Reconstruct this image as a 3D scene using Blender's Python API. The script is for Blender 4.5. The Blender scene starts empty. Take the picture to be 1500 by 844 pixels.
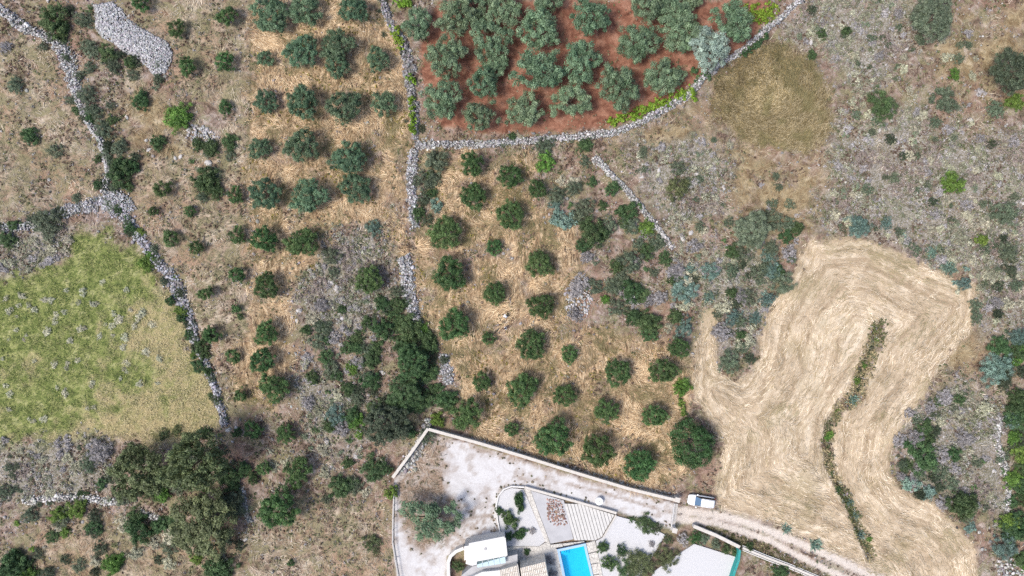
import bpy, math, random
import numpy as np
from mathutils import Vector

# ------------------------------------------------------------------ camera, sky, sun, exposure
S = bpy.context.scene
COL = S.collection
H = 108.0            # drone height above the ground, metres
K = 0.108            # metres of ground per photo pixel
CX, CY = 750.0, 422.0
cam_d = bpy.data.cameras.new('camera'); cam_d.sensor_width = 36; cam_d.lens = 24
cam_d.clip_start = 0.5; cam_d.clip_end = 3000
cam = bpy.data.objects.new('camera', cam_d); COL.objects.link(cam)
cam.location = (0, 0, H); cam.rotation_euler = (0, 0, 0)
S.camera = cam

SUN_AZ = math.radians(203)      # direction towards the sun in the XY plane
SUN_EL = math.radians(60)
world = bpy.data.worlds.new('World'); S.world = world; world.use_nodes = True
wn = world.node_tree
for n in list(wn.nodes): wn.nodes.remove(n)
sky = wn.nodes.new('ShaderNodeTexSky'); sky.sky_type = 'NISHITA'; sky.sun_disc = False
sky.sun_elevation = SUN_EL; sky.sun_rotation = math.radians(90) - SUN_AZ
sky.dust_density = 3.0; sky.air_density = .9
bg = wn.nodes.new('ShaderNodeBackground'); bg.inputs[1].default_value = 0.15
wo = wn.nodes.new('ShaderNodeOutputWorld')
wn.links.new(sky.outputs[0], bg.inputs[0]); wn.links.new(bg.outputs[0], wo.inputs[0])
sun_d = bpy.data.lights.new('sun', 'SUN'); sun_d.energy = 2.3; sun_d.angle = math.radians(16); sun_d.color = (1.0, .94, .85)
sun = bpy.data.objects.new('sun', sun_d); COL.objects.link(sun)
sv = Vector((math.cos(SUN_AZ)*math.cos(SUN_EL), math.sin(SUN_AZ)*math.cos(SUN_EL), math.sin(SUN_EL)))
sun.rotation_euler = sv.to_track_quat('Z', 'Y').to_euler(); sun.location = sv*60
S.view_settings.view_transform = 'Standard'; S.view_settings.look = 'None'
S.view_settings.exposure = 0.52; S.view_settings.gamma = 1.0; S.view_settings.use_curve_mapping = False
S.render.engine = 'CYCLES'
S.cycles.max_bounces = 5; S.cycles.diffuse_bounces = 3; S.cycles.transparent_max_bounces = 6
S.cycles.glossy_bounces = 2; S.cycles.transmission_bounces = 3
S.cycles.use_denoising = False

RNG = np.random.default_rng(7)
random.seed(7)

# ------------------------------------------------------------------ small maths
def at(u, v, h=0.0):
    """photo pixel of a point that stands h metres above the ground -> world x, y"""
    s = (H - h)/H
    return ((u - CX)*K*s, -(v - CY)*K*s)
def px(x, y): return x/K + CX, CY - y/K
def sm(x, a, b):
    t = np.clip((x - a)/(b - a), 0, 1); return t*t*(3 - 2*t)
def vnoise(x, y, seed=0):
    ix = np.floor(x); iy = np.floor(y); fx = x - ix; fy = y - iy
    def h(a, b):
        q = np.sin(a*127.1 + b*311.7 + seed*74.7)*43758.5453
        return q - np.floor(q)
    fx = fx*fx*(3 - 2*fx); fy = fy*fy*(3 - 2*fy)
    return (h(ix, iy)*(1-fx) + h(ix+1, iy)*fx)*(1-fy) + (h(ix, iy+1)*(1-fx) + h(ix+1, iy+1)*fx)*fy
def fbm(x, y, seed=0, o=4):
    r = 0; a = .5; t = 0
    for i in range(o):
        r = r + a*vnoise(x*2**i, y*2**i, seed + i*13); t += a; a *= .5
    return r/t
def pdist(line, u, v):
    u = np.asarray(u, float); v = np.asarray(v, float); d = np.full(u.shape, 1e9)
    for (a, b), (c, e) in zip(line[:-1], line[1:]):
        dx, dy = c - a, e - b; L = dx*dx + dy*dy + 1e-9
        t = np.clip(((u - a)*dx + (v - b)*dy)/L, 0, 1)
        d = np.minimum(d, np.hypot(u - a - t*dx, v - b - t*dy))
    return d
def inside(poly, u, v):
    u = np.asarray(u, float); v = np.asarray(v, float); c = np.zeros(u.shape, bool); n = len(poly)
    for i in range(n):
        a, b = poly[i]; e, f = poly[(i+1) % n]
        if b == f: continue
        c ^= ((b > v) != (f > v)) & (u < (e - a)*(v - b)/(f - b) + a)
    return c
def sdf(poly, u, v):                       # positive inside, photo pixels
    d = pdist(list(poly) + [poly[0]], u, v)
    return np.where(inside(poly, u, v), d, -d)
def resample(line, step):
    out = [np.array(line[0], float)]
    for a, b in zip(line[:-1], line[1:]):
        a = np.array(a, float); b = np.array(b, float); n = max(1, int(np.linalg.norm(b[:2]-a[:2])/step))
        for i in range(1, n+1): out.append(a + (b-a)*i/n)
    return np.array(out)

# ------------------------------------------------------------------ outlines read from the photograph (pixels)
RED = [(614,75),(640,0),(1135,0),(1108,60),(1060,88),(1010,130),(940,170),(890,186),(820,194),(700,197),(645,188),(622,140)]
HAY = [(1185,345),(1215,352),(1270,350),(1310,365),(1350,387),(1390,405),(1425,415),(1437,445),(1425,480),(1400,512),(1370,545),(1355,580),(1330,605),(1308,640),(1302,690),(1330,722),(1375,742),(1400,765),(1425,800),(1437,850),(1437,900),(1330,900),(1290,844),(1200,800),(1120,768),(1050,738),(1050,700),(1060,650),(1035,620),(1015,590),(1018,500),(1030,450),(1055,450),(1050,540),(1085,556),(1110,520),(1120,460),(1145,420),(1170,385)]
MEAD = [(115,335),(160,345),(195,370),(215,385),(235,430),(262,455),(275,500),(295,540),(325,585),(330,615),(290,637),(230,650),(180,640),(120,632),(60,645),(-60,652),(-60,420),(40,402),(90,380)]
GOLD = [(1040,130),(1060,100),(1105,70),(1150,68),(1190,95),(1214,140),(1212,190),(1192,222),(1140,215),(1090,208),(1048,172)]
DRIVE = [(630,634),(700,654),(850,700),(988,738),(984,777),(940,762),(880,744),(768,714),(745,713),(728,735),(730,790),(690,797),(655,815),(652,900),(584,900),(576,790),(577,705),(602,668)]
DRIVE_EARTH = [(630,636),(665,648),(640,690),(650,720),(665,745),(655,800),(615,800),(590,780),(580,705),(602,668)]
DRIVE_EARTH2 = [(650,740),(700,735),(728,730),(732,790),(690,798),(655,815),(600,810),(588,770)]
O1 = [(368,-40),(555,-40),(592,70),(602,200),(598,340),(610,430),(600,430),(560,330),(490,330),(455,400),(425,440),(430,500),(425,560),(400,600),(345,590),(335,520),(370,480),(366,300)]
O2 = [(625,225),(780,225),(790,300),(850,330),(850,400),(840,470),(880,480),(960,500),(1010,510),(1015,600),(1010,690),(985,725),(900,705),(800,675),(690,640),(670,560),(640,500),(610,430),(605,350),(640,330),(640,290)]
PALE = [(195,-40),(366,-40),(366,300),(370,480),(335,520),(340,600),(310,540),(275,440),(230,370),(195,320),(215,250),(300,220),(340,170),(250,120),(258,80),(190,20)]
PALE2 = [(440,735),(570,742),(574,900),(340,900),(380,790)]
PALE3 = [(-60,50),(70,62),(100,135),(143,225),(140,282),(60,308),(-60,325)]
PALE4 = [(60,770),(200,790),(340,800),(340,900),(30,900)]
TRACK = [(990,752),(1040,752),(1085,764),(1125,780),(1200,812),(1290,850),(1400,900)]
RUT1 = [(990,747),(1050,756),(1090,765),(1125,777),(1200,808),(1290,848),(1400,900)]
RUT2 = [(990,760),(1045,766),(1085,779),(1125,792),(1200,830),(1240,848),(1340,900)]
DITCH = [(1288,478),(1280,505),(1266,540),(1252,580),(1230,600),(1216,620),(1211,650),(1214,680),(1226,705),(1240,730),(1251,755),(1262,785),(1275,815)]
SAGE = [[(1150,10),(1330,-20),(1350,70),(1260,140),(1225,90),(1165,60)], [(1225,190),(1330,160),(1420,190),(1520,200),(1520,500),(1440,480),(1440,410),(1340,370),(1270,345),(1215,330),(1225,260)],
        [(920,225),(1050,215),(1060,300),(1000,340),(960,300)], [(990,380),(1060,370),(1120,390),(1110,520),(1050,545),(1030,440)], [(1310,620),(1390,560),(1480,590),(1470,760),(1400,740),(1320,690)],
        [(450,330),(560,330),(590,420),(570,470),(500,500),(450,480),(430,440)], [(-40,330),(110,335),(90,390),(-40,420)], [(-40,640),(130,635),(170,690),(120,735),(-40,730)], [(440,560),(540,560),(540,640),(460,660)]]
BROWN = [[(1055,215),(1200,225),(1230,300),(1190,345),(1090,330)], [(1340,60),(1500,10),(1520,140),(1420,120),(1370,110)], [(890,195),(1020,160),(1060,210),(930,225)], [(1380,490),(1440,480),(1420,560),(1370,570)], [(200,110),(290,220),(220,300),(190,220)], [(60,770),(340,790),(340,860),(30,860)]]
POOLW = [(816,805),(858,796),(880,890),(836,899)]
VILLA = [(720,712),(768,714),(905,752),(985,777),(1016,768),(1085,800),(1085,900),(580,900),(577,705),(630,634),(988,738),(985,775)]

W_A = [(-25,4,15),(0,15,15),(30,36,13),(62,50,12),(82,60,16),(95,85,22),(103,115,20),(112,145,13),(122,170,11),(135,190,10),(145,210,9),(153,230,9),(153,258,9),(149,282,16)]
W_A2 = [(150,286,34),(175,312,22),(195,340,15),(215,365,15),(240,395,17),(258,425,18),(266,445,15),(278,475,14),(285,505,11),(300,535,12),(312,562,10),(330,622,11)]
W_A3 = [(140,298,26),(110,302,18),(88,310,16),(40,330,14),(-25,336,14)]
W_C = [(556,-15,9),(566,20,12),(576,45,10),(590,62,14),(598,95,17),(601,130,16),(607,165,12),(608,204,10)]
W_D = [(608,212,13),(650,211,10),(700,210,10),(750,208,10),(800,203,10),(850,200,10),(900,193,9),(940,178,9),(980,155,11),(1005,140,11),(1030,115,9),(1060,90,8),(1090,72,8),(1120,45,8),(1150,20,8),(1185,-12,8)]
W_E = [(607,219,14),(604,240,15),(602,280,13),(605,310,12),(608,332,16)]
W_F = [(592,375,20),(597,400,22),(598,430,18),(605,455,17),(617,487,15)]
W_F2 = [(650,518,14),(653,540,18),(657,564,15)]
W_G = [(868,230,13),(890,250,8),(915,275,8),(940,305,8),(965,335,8),(987,366,7)]
W_R = [(1466,612,9),(1463,635,8),(1463,655,9),(1473,682,9),(1478,715,9),(1473,748,9)]
W_L = [(33,735,10),(70,731,11),(114,727,10),(145,734,11),(176,735,10)]
W_L2 = [(205,749,8),(222,756,9),(240,765,7)]
W_K = [(588,690,12),(602,671,16),(618,650,16),(628,615,9)]
W_M = [(354,715,8),(358,735,9),(368,765,8)]
HEAP = [(138,8),(165,3),(180,15),(186,27),(205,40),(226,52),(246,62),(253,78),(249,96),(240,108),(226,112),(214,97),(200,86),(180,76),(165,62),(150,55),(140,42)]
DEAD_ROCK = [(826,428),(846,400),(862,410),(868,440),(858,468),(828,470)]

def hgt(x, y):
    x = np.asarray(x, float); y = np.asarray(y, float); u, v = px(x, y)
    m = 1 - sm(sdf(VILLA, u, v), -25, 2)
    h = .40*np.sin(x*.05 + 1)*np.sin(y*.06 + .4) + .14*np.sin(x*.21 + .5)*np.sin(y*.19)
    h = h - .45*(1 - sm(pdist(DITCH, u, v), 2, 9))
    return h*m
def gz(x, y): return float(hgt(np.array([x]), np.array([y]))[0])

def zones(u, v):
    n = (fbm(u*.045, v*.045, 3, 4) - .5)*2
    n2 = (fbm(u*.16, v*.16, 9, 3) - .5)*2
    j = n*9 + n2*5
    z = {}
    z['red'] = sm(sdf(RED, u, v) + j*.6, -4, 5)
    dh = sdf(HAY, u, v)
    z['hay'] = sm(dh + j*1.25, -4, 6)*sm(pdist(DITCH, u, v) + n2*6, np.where(v < 600, 6, 4), np.where(v < 600, 14, 10))
    z['mead'] = sm(sdf(MEAD, u, v) + j*2.0, -14, 14)
    z['gold'] = sm(sdf(GOLD, u, v) + j*1.5, -9, 9)
    z['gravel'] = sm(sdf(DRIVE, u, v) + n2*1.5, -1, 2)
    e = sm(sdf(DRIVE_EARTH, u, v) + j*2.0, -12, 6)
    e = np.maximum(e, .75*sm(sdf(DRIVE_EARTH2, u, v) + j*2.2, -8, 10)*sm(fbm(u*.2, v*.2, 23, 4), .38, .62))
    e = np.maximum(e, sm(fbm(u*.09, v*.09, 21, 4), .56, .70)*.5)
    e = np.maximum(e, .75*(1 - sm(pdist([(985,750),(930,736),(870,718),(820,706),(760,700)], u, v) + n2*4, .5, 4)))
    e = np.maximum(e, .8*(1 - sm(pdist([(690,655),(770,678),(850,702),(985,740)], u, v) + n2*5, .5, 5)))
    z['earth'] = e
    r1 = pdist(RUT1, u, v); r2 = pdist(RUT2, u, v); t0 = pdist(TRACK, u, v)
    z['track'] = np.clip((1 - sm(np.minimum(r1, r2*1.1) + n2*2, 3.0, 7)) + .28*(1 - sm(t0 + n2*5, 8, 20)), 0, 1)*sm(u, 984, 990)*(1 - z['gravel'])
    o = np.maximum(sdf(O1, u, v), sdf(O2, u, v))
    z['straw'] = sm(o + j*1.5, -12, 12)*(1 - .75*sm(fbm(u*.035, v*.035, 55, 3), .54, .70))
    p = np.maximum(np.maximum(sdf(PALE, u, v), sdf(PALE2, u, v)), np.maximum(sdf(PALE3, u, v), sdf(PALE4, u, v)))
    z['pale'] = sm(p + j*1.7, -14, 14)*(1 - .5*sm(fbm(u*.03, v*.03, 77, 3), .5, .7))
    z['edge'] = dh
    sg = np.full(np.shape(u), -1e9); bn = sg.copy()
    for P_ in SAGE: sg = np.maximum(sg, sdf(P_, u, v))
    for P_ in BROWN: bn = np.maximum(bn, sdf(P_, u, v))
    z['sage'] = sm(sg + j*4.0, -26, 24); z['brown'] = sm(bn + j*4.0, -34, 26)*(1 - .7*z['sage'])*(.35 + .65*sm(fbm(u*.045, v*.045, 88, 4), .38, .6))
    k = 1 - np.clip(z['red'] + z['hay'] + z['mead']*1.1 + z['gold'] + z['gravel'] + z['track'] + z['straw']*.85 + z['pale']*.75, 0, 1)
    k = k*(1 - sm(sdf(VILLA, u, v), -8, -2))
    z['scrub'] = k
    return z

# ------------------------------------------------------------------ materials
def ramp(nt, src, stops):
    r = nt.nodes.new('ShaderNodeValToRGB')
    while len(r.color_ramp.elements) < len(stops): r.color_ramp.elements.new(.5)
    for e, (p, c) in zip(r.color_ramp.elements, stops): e.position = p; e.color = (*c, 1)
    nt.links.new(src, r.inputs[0]); return r.outputs[0]
def mixc(nt, fac, a, b, mode='MIX'):
    m = nt.nodes.new('ShaderNodeMix'); m.data_type = 'RGBA'; m.blend_type = mode
    for s, i in ((fac, 0), (a, 6), (b, 7)):
        if isinstance(s, (int, float)): m.inputs[i].default_value = s
        elif isinstance(s, tuple): m.inputs[i].default_value = (*s, 1)
        else: nt.links.new(s, m.inputs[i])
    return m.outputs[2]
def math_(nt, op, a, b=None):
    m = nt.nodes.new('ShaderNodeMath'); m.operation = op
    for s, i in ((a, 0), (b, 1)):
        if s is None: continue
        if isinstance(s, (int, float)): m.inputs[i].default_value = s
        else: nt.links.new(s, m.inputs[i])
    return m.outputs[0]
def noise(nt, vec, scale, detail=4, dist=0, rough=.6):
    n = nt.nodes.new('ShaderNodeTexNoise'); n.inputs['Scale'].default_value = scale
    n.inputs['Detail'].default_value = detail; n.inputs['Distortion'].default_value = dist; n.inputs['Roughness'].default_value = rough
    if vec is not None: nt.links.new(vec, n.inputs['Vector'])
    return n.outputs[0]
def newmat(name):
    m = bpy.data.materials.new(name); m.use_nodes = True; nt = m.node_tree
    b = nt.nodes['Principled BSDF']; b.inputs['Roughness'].default_value = .85
    b.inputs['Specular IOR Level'].default_value = .25
    return m, nt, b
def bump(nt, b, h, strength, dist=.05):
    bp = nt.nodes.new('ShaderNodeBump'); bp.inputs['Strength'].default_value = strength; bp.inputs['Distance'].default_value = dist
    nt.links.new(h, bp.inputs['Height']); nt.links.new(bp.outputs[0], b.inputs['Normal'])
def simple(name, c1, c2, scale=3, rough=.8, bmp=.3, spec=.25, obj=True, detail=5):
    m, nt, b = newmat(name)
    tc = nt.nodes.new('ShaderNodeTexCoord')
    n = noise(nt, tc.outputs['Object'], scale, detail)
    nt.links.new(ramp(nt, n, [(.3, c1), (.7, c2)]), b.inputs['Base Color'])
    b.inputs['Roughness'].default_value = rough; b.inputs['Specular IOR Level'].default_value = spec
    if bmp: bump(nt, b, n, bmp)
    return m
def leafmat(name, a, c, trans=.25, var=.35):
    """leaf colour between a and c, varied per leaf, per clump and per plant"""
    m, nt, b = newmat(name)
    at_ = nt.nodes.new('ShaderNodeAttribute'); at_.attribute_name = 'Col'
    sep = nt.nodes.new('ShaderNodeSeparateColor'); nt.links.new(at_.outputs['Color'], sep.inputs[0])
    oi = nt.nodes.new('ShaderNodeObjectInfo')
    c0 = mixc(nt, sep.outputs[1], a, c)
    hs = nt.nodes.new('ShaderNodeHueSaturation')
    nt.links.new(c0, hs.inputs['Color'])
    nt.links.new(math_(nt, 'ADD', math_(nt, 'MULTIPLY', oi.outputs['Random'], .05), .475), hs.inputs['Hue'])
    fr = math_(nt, 'FRACT', math_(nt, 'MULTIPLY', oi.outputs['Random'], 17.3))
    nt.links.new(math_(nt, 'MULTIPLY', sep.outputs[0], math_(nt, 'ADD', math_(nt, 'MULTIPLY', fr, var), 1 - var/2)), hs.inputs['Value'])
    nt.links.new(hs.outputs[0], b.inputs['Base Color'])
    b.inputs['Roughness'].default_value = .55; b.inputs['Specular IOR Level'].default_value = .35
    tr = nt.nodes.new('ShaderNodeBsdfTranslucent'); nt.links.new(hs.outputs[0], tr.inputs[0])
    mx = nt.nodes.new('ShaderNodeMixShader'); mx.inputs[0].default_value = trans
    nt.links.new(b.outputs[0], mx.inputs[1]); nt.links.new(tr.outputs[0], mx.inputs[2])
    nt.links.new(mx.outputs[0], nt.nodes['Material Output'].inputs[0])
    return m
def vcolmat(name, rough=.85, trans=0, bmp=False):
    m, nt, b = newmat(name)
    a = nt.nodes.new('ShaderNodeAttribute'); a.attribute_name = 'Col'
    nt.links.new(a.outputs['Color'], b.inputs['Base Color']); b.inputs['Roughness'].default_value = rough
    if bmp:
        g = nt.nodes.new('ShaderNodeNewGeometry'); n = noise(nt, g.outputs['Position'], 9, 4)
        nt.links.new(mixc(nt, 1.0, a.outputs['Color'], ramp(nt, n, [(.3, (.72,.72,.72)), (.65, (1.12,1.11,1.09))]), 'MULTIPLY'), b.inputs['Base Color'])
        bump(nt, b, n, .5)
    return m

def ground_material():
    m, nt, b = newmat('ground_surface')
    g = nt.nodes.new('ShaderNodeNewGeometry'); P = g.outputs['Position']
    def attr(n):
        a = nt.nodes.new('ShaderNodeAttribute'); a.attribute_name = n
        s = nt.nodes.new('ShaderNodeSeparateColor'); nt.links.new(a.outputs['Color'], s.inputs[0])
        return s.outputs[0], s.outputs[1], s.outputs[2], a.outputs['Alpha']
    straw, red, hay, mead = attr('zoneA'); grav, track, gold, pale = attr('zoneB'); edge, earth, rock, weed = attr('zoneC'); brown, sagez, tan, _ = attr('zoneD')
    n1 = noise(nt, P, .12, 6); n2 = noise(nt, P, .7, 7, .6, .65); n3 = noise(nt, P, 4.5, 6, .8, .7); n4 = noise(nt, P, .33, 6, 1.2, .62)
    vo = nt.nodes.new('ShaderNodeTexVoronoi'); vo.inputs['Scale'].default_value = 2.2; vo.inputs['Randomness'].default_value = 1
    nt.links.new(P, vo.inputs['Vector'])
    # scrub soil: pinkish brown litter, pale rock showing through
    sc = ramp(nt, n2, [(.34, (.055,.038,.029)), (.45, (.15,.104,.08)), (.54, (.25,.185,.15)), (.66, (.38,.32,.285))])
    sc = mixc(nt, ramp(nt, n4, [(.46, (0,0,0)), (.58, (.8,.8,.8))]), sc, ramp(nt, n3, [(.35, (.105,.105,.062)), (.52, (.215,.195,.105)), (.68, (.35,.325,.20))]))
    sc = mixc(nt, ramp(nt, n1, [(.50, (0,0,0)), (.62, (.6,.6,.6))]), sc, ramp(nt, n3, [(.35, (.16,.088,.062)), (.65, (.36,.235,.18))]))
    sc = mixc(nt, brown, sc, ramp(nt, n2, [(.33, (.125,.085,.045)), (.46, (.225,.165,.095)), (.56, (.315,.25,.15)), (.68, (.42,.35,.24))]))
    sc = mixc(nt, math_(nt, 'MULTIPLY', sagez, .7), sc, ramp(nt, n3, [(.33, (.075,.075,.05)), (.46, (.17,.165,.12)), (.56, (.27,.262,.22)), (.70, (.42,.41,.38))]))
    rk = math_(nt, 'MULTIPLY', ramp(nt, n3, [(.50, (0,0,0)), (.60, (1,1,1))]), rock)
    sc = mixc(nt, rk, sc, ramp(nt, n2, [(.3, (.27,.25,.245)), (.7, (.44,.42,.41))]))
    # swirled orchard straw
    map_ = nt.nodes.new('ShaderNodeMapping'); map_.inputs['Scale'].default_value = (1, .35, 1); nt.links.new(P, map_.inputs[0])
    sw = noise(nt, map_.outputs[0], 1.1, 7, 2.2, .65)
    st = ramp(nt, sw, [(.33, (.085,.055,.034)), (.43, (.235,.158,.093)), (.52, (.41,.295,.18)), (.65, (.62,.485,.325))])
    st = mixc(nt, ramp(nt, n4, [(.50, (0,0,0)), (.64, (.8,.8,.8))]), st, ramp(nt, n3, [(.3, (.10,.085,.045)), (.7, (.225,.175,.098))]))
    rd = ramp(nt, n2, [(.32, (.105,.044,.029)), (.45, (.19,.085,.056)), (.56, (.27,.132,.088)), (.70, (.37,.21,.15))])
    rd = mixc(nt, ramp(nt, n3, [(.55, (0,0,0)), (.75, (.5,.5,.5))]), rd, (.33,.21,.15))
    rd = mixc(nt, ramp(nt, n4, [(.58, (0,0,0)), (.70, (.6,.6,.6))]), rd, (.20,.16,.10))
    # hay: windrow streaks that follow the outline of the field
    comb = nt.nodes.new('ShaderNodeCombineXYZ')
    w1 = math_(nt, 'ADD', math_(nt, 'MULTIPLY', edge, 1.0), math_(nt, 'MULTIPLY', n1, 3.0))
    nt.links.new(w1, comb.inputs[0]); nt.links.new(math_(nt, 'MULTIPLY', n1, 3), comb.inputs[1])
    hs = noise(nt, comb.outputs[0], .85, 5, .15, .62)
    hmix = mixc(nt, .30, hs, n2)
    hy = ramp(nt, hmix, [(.34, (.21,.155,.098)), (.44, (.365,.282,.193)), (.52, (.485,.392,.28)), (.63, (.66,.565,.44))])
    hy = mixc(nt, ramp(nt, n4, [(.46, (0,0,0)), (.64, (.6,.6,.6))]), hy, ramp(nt, n3, [(.3, (.24,.18,.11)), (.7, (.44,.355,.25))]))
    hy = mixc(nt, ramp(nt, n1, [(.52, (0,0,0)), (.68, (.55,.55,.55))]), hy, (.30,.25,.145))
    md = ramp(nt, n2, [(.32, (.068,.085,.030)), (.45, (.145,.178,.055)), (.56, (.245,.26,.10)), (.70, (.40,.39,.205))])
    md = mixc(nt, math_(nt, 'MULTIPLY', tan, ramp(nt, n2, [(.35, (.35,.35,.35)), (.58, (1,1,1))])), md, ramp(nt, n3, [(.3, (.24,.20,.10)), (.7, (.42,.345,.20))]))
    gd = ramp(nt, n2, [(.34, (.085,.068,.032)), (.48, (.21,.165,.08)), (.66, (.37,.30,.165))])
    pl = ramp(nt, n2, [(.34, (.11,.078,.054)), (.45, (.25,.192,.136)), (.55, (.39,.318,.238)), (.68, (.54,.465,.365))])
    pl = mixc(nt, ramp(nt, n1, [(.45, (0,0,0)), (.58, (.7,.7,.7))]), pl, ramp(nt, n3, [(.35, (.20,.115,.072)), (.65, (.43,.295,.20))]))
    pl = mixc(nt, ramp(nt, n4, [(.45, (0,0,0)), (.58, (.85,.85,.85))]), pl, ramp(nt, n3, [(.3, (.145,.135,.07)), (.7, (.27,.245,.145))]))
    gr = ramp(nt, n3, [(.25, (.42,.41,.408)), (.5, (.535,.53,.537)), (.75, (.62,.617,.625))])
    gr = mixc(nt, ramp(nt, n4, [(.45, (0,0,0)), (.65, (.45,.45,.45))]), gr, (.36,.325,.31))
    er = ramp(nt, n3, [(.32, (.11,.078,.055)), (.5, (.245,.178,.13)), (.72, (.42,.35,.29))])
    gr = mixc(nt, math_(nt, 'MULTIPLY', earth, ramp(nt, n2, [(.46, (1,1,1)), (.70, (.55,.55,.55))])), gr, er)
    tk = ramp(nt, n3, [(.3, (.40,.345,.30)), (.5, (.54,.485,.435)), (.75, (.64,.59,.54))])
    c = sc
    for w, k in ((pale, pl), (straw, st), (mead, md), (gold, gd), (hay, hy), (red, rd), (track, tk), (grav, gr)):
        c = mixc(nt, w, c, k)
    c = mixc(nt, math_(nt, 'MULTIPLY', weed, ramp(nt, n3, [(.3, (1,1,1)), (.7, (.3,.3,.3))])), c, (.07,.078,.036))
    nt.links.new(c, b.inputs['Base Color']); b.inputs['Roughness'].default_value = .95; b.inputs['Specular IOR Level'].default_value = .1
    hgt_ = math_(nt, 'MULTIPLY', mixc(nt, .5, n3, n2), math_(nt, 'SUBTRACT', 1.0, math_(nt, 'MULTIPLY', grav, .85)))
    bump(nt, b, hgt_, .8, .18)
    return m
M = {}
M['ground'] = ground_material()
M['stone'] = vcolmat('dry_stone', .9, bmp=True)
M['straw'] = vcolmat('straw_blades', .8)
M['scrub'] = vcolmat('scrub_twigs', .85)
M['bark'] = simple('bark', (.10,.08,.06), (.24,.20,.16), 12, .9, .6)
M['core'] = simple('rubble_core', (.10,.095,.09), (.24,.23,.22), 5, .95, .6)
M['silver'] = leafmat('silver_olive_leaf', (.085,.155,.078), (.265,.365,.225), var=.35)
M['silver_pale'] = leafmat('pale_olive_leaf', (.24,.335,.265), (.47,.58,.48), var=.1)
M['olive'] = leafmat('dark_olive_leaf', (.034,.088,.027), (.125,.215,.075))
M['olive_grey'] = leafmat('grey_green_olive_leaf', (.055,.120,.060), (.185,.28,.165))
M['carob'] = leafmat('carob_leaf', (.030,.085,.028), (.085,.165,.058), var=.1)
M['oak'] = leafmat('oak_leaf', (.062,.088,.034), (.225,.265,.125))
M['dark_grey'] = leafmat('dark_evergreen_leaf', (.040,.058,.036), (.13,.165,.10))
M['green'] = leafmat('lentisk_leaf', (.038,.086,.033), (.125,.20,.08))
M['grey'] = leafmat('grey_shrub_leaf', (.085,.125,.075), (.25,.295,.20))
M['bright'] = leafmat('bright_leaf', (.075,.165,.030), (.22,.35,.075))
M['blue'] = leafmat('glaucous_leaf', (.105,.19,.155), (.28,.39,.33))
M['dead'] = leafmat('dead_twig', (.22,.205,.205), (.47,.45,.455), trans=.05)
M['sage'] = leafmat('pale_sage_leaf', (.33,.325,.225), (.60,.585,.45))
M['sage_pale'] = leafmat('white_sage_leaf', (.44,.45,.31), (.72,.71,.56), var=.15)
M['lime'] = leafmat('vine_leaf', (.075,.175,.015), (.27,.44,.05), var=.15)
M['render_wall'] = simple('white_render', (.56,.55,.535), (.67,.66,.645), 1.5, .8, .1)
M['coping'] = simple('concrete_coping', (.46,.43,.39), (.60,.57,.53), 2.5, .85, .2)
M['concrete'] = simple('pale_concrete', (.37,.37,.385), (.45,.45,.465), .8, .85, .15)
M['whitegravel'] = simple('white_gravel', (.43,.43,.44), (.58,.58,.59), 7, .9, .6)
M['deckwhite'] = simple('white_deck_board', (.48,.47,.45), (.57,.56,.54), 2, .7, .1)
M['tile'] = simple('cream_roof_tile', (.50,.45,.38), (.74,.70,.64), 2.5, .85, .3)
M['poolrim'] = simple('pool_rim', (.30,.46,.66), (.38,.54,.72), 2, .5, .05)
M['pooltile'] = simple('pool_lining', (.03,.55,.80), (.05,.62,.86), 2, .4, 0)
M['black'] = simple('black_plastic', (.012,.012,.013), (.03,.03,.03), 4, .5, 0)
M['metal'] = simple('grey_metal', (.30,.30,.31), (.42,.42,.43), 6, .45, 0)
M['teal'] = simple('teal_netting', (.02,.22,.21), (.05,.33,.31), 5, .8, .4)
M['carpaint'] = simple('white_car_paint', (.78,.79,.80), (.82,.83,.84), 1, .22, 0, .5)
M['rubber'] = simple('tyre_rubber', (.018,.018,.018), (.035,.035,.035), 8, .9, .2)
M['lamp'] = simple('lamp_lens', (.62,.65,.68), (.72,.75,.78), 4, .15, 0, .5)
M['redlamp'] = simple('tail_lamp_lens', (.32,.02,.02), (.42,.03,.03), 4, .2, 0, .5)
M['skin'] = simple('skin', (.42,.26,.18), (.50,.32,.23), 8, .6, 0)
M['hair'] = simple('dark_hair', (.012,.009,.008), (.035,.026,.022), 30, .5, .3)
M['whitecloth'] = simple('white_cotton', (.68,.69,.71), (.80,.80,.81), 9, .9, .3)
M['navycloth'] = simple('navy_cotton', (.03,.045,.10), (.06,.08,.15), 9, .9, .3)
M['palecloth'] = simple('pale_blue_cotton', (.36,.44,.55), (.46,.54,.64), 9, .9, .3)
def paving():
    m, nt, b = newmat('crazy_paving')
    tc = nt.nodes.new('ShaderNodeTexCoord')
    v = nt.nodes.new('ShaderNodeTexVoronoi'); v.feature = 'DISTANCE_TO_EDGE'; v.inputs['Scale'].default_value = 2.0
    nt.links.new(tc.outputs['Object'], v.inputs['Vector'])
    n = noise(nt, tc.outputs['Object'], 1.2, 5)
    nt.links.new(mixc(nt, ramp(nt, v.outputs[0], [(.02, (1,1,1)), (.06, (0,0,0))]), ramp(nt, n, [(.3, (.48,.455,.415)), (.7, (.62,.595,.55))]), (.31,.29,.27)), b.inputs['Base Color'])
    return m
M['paving'] = paving()
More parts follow.
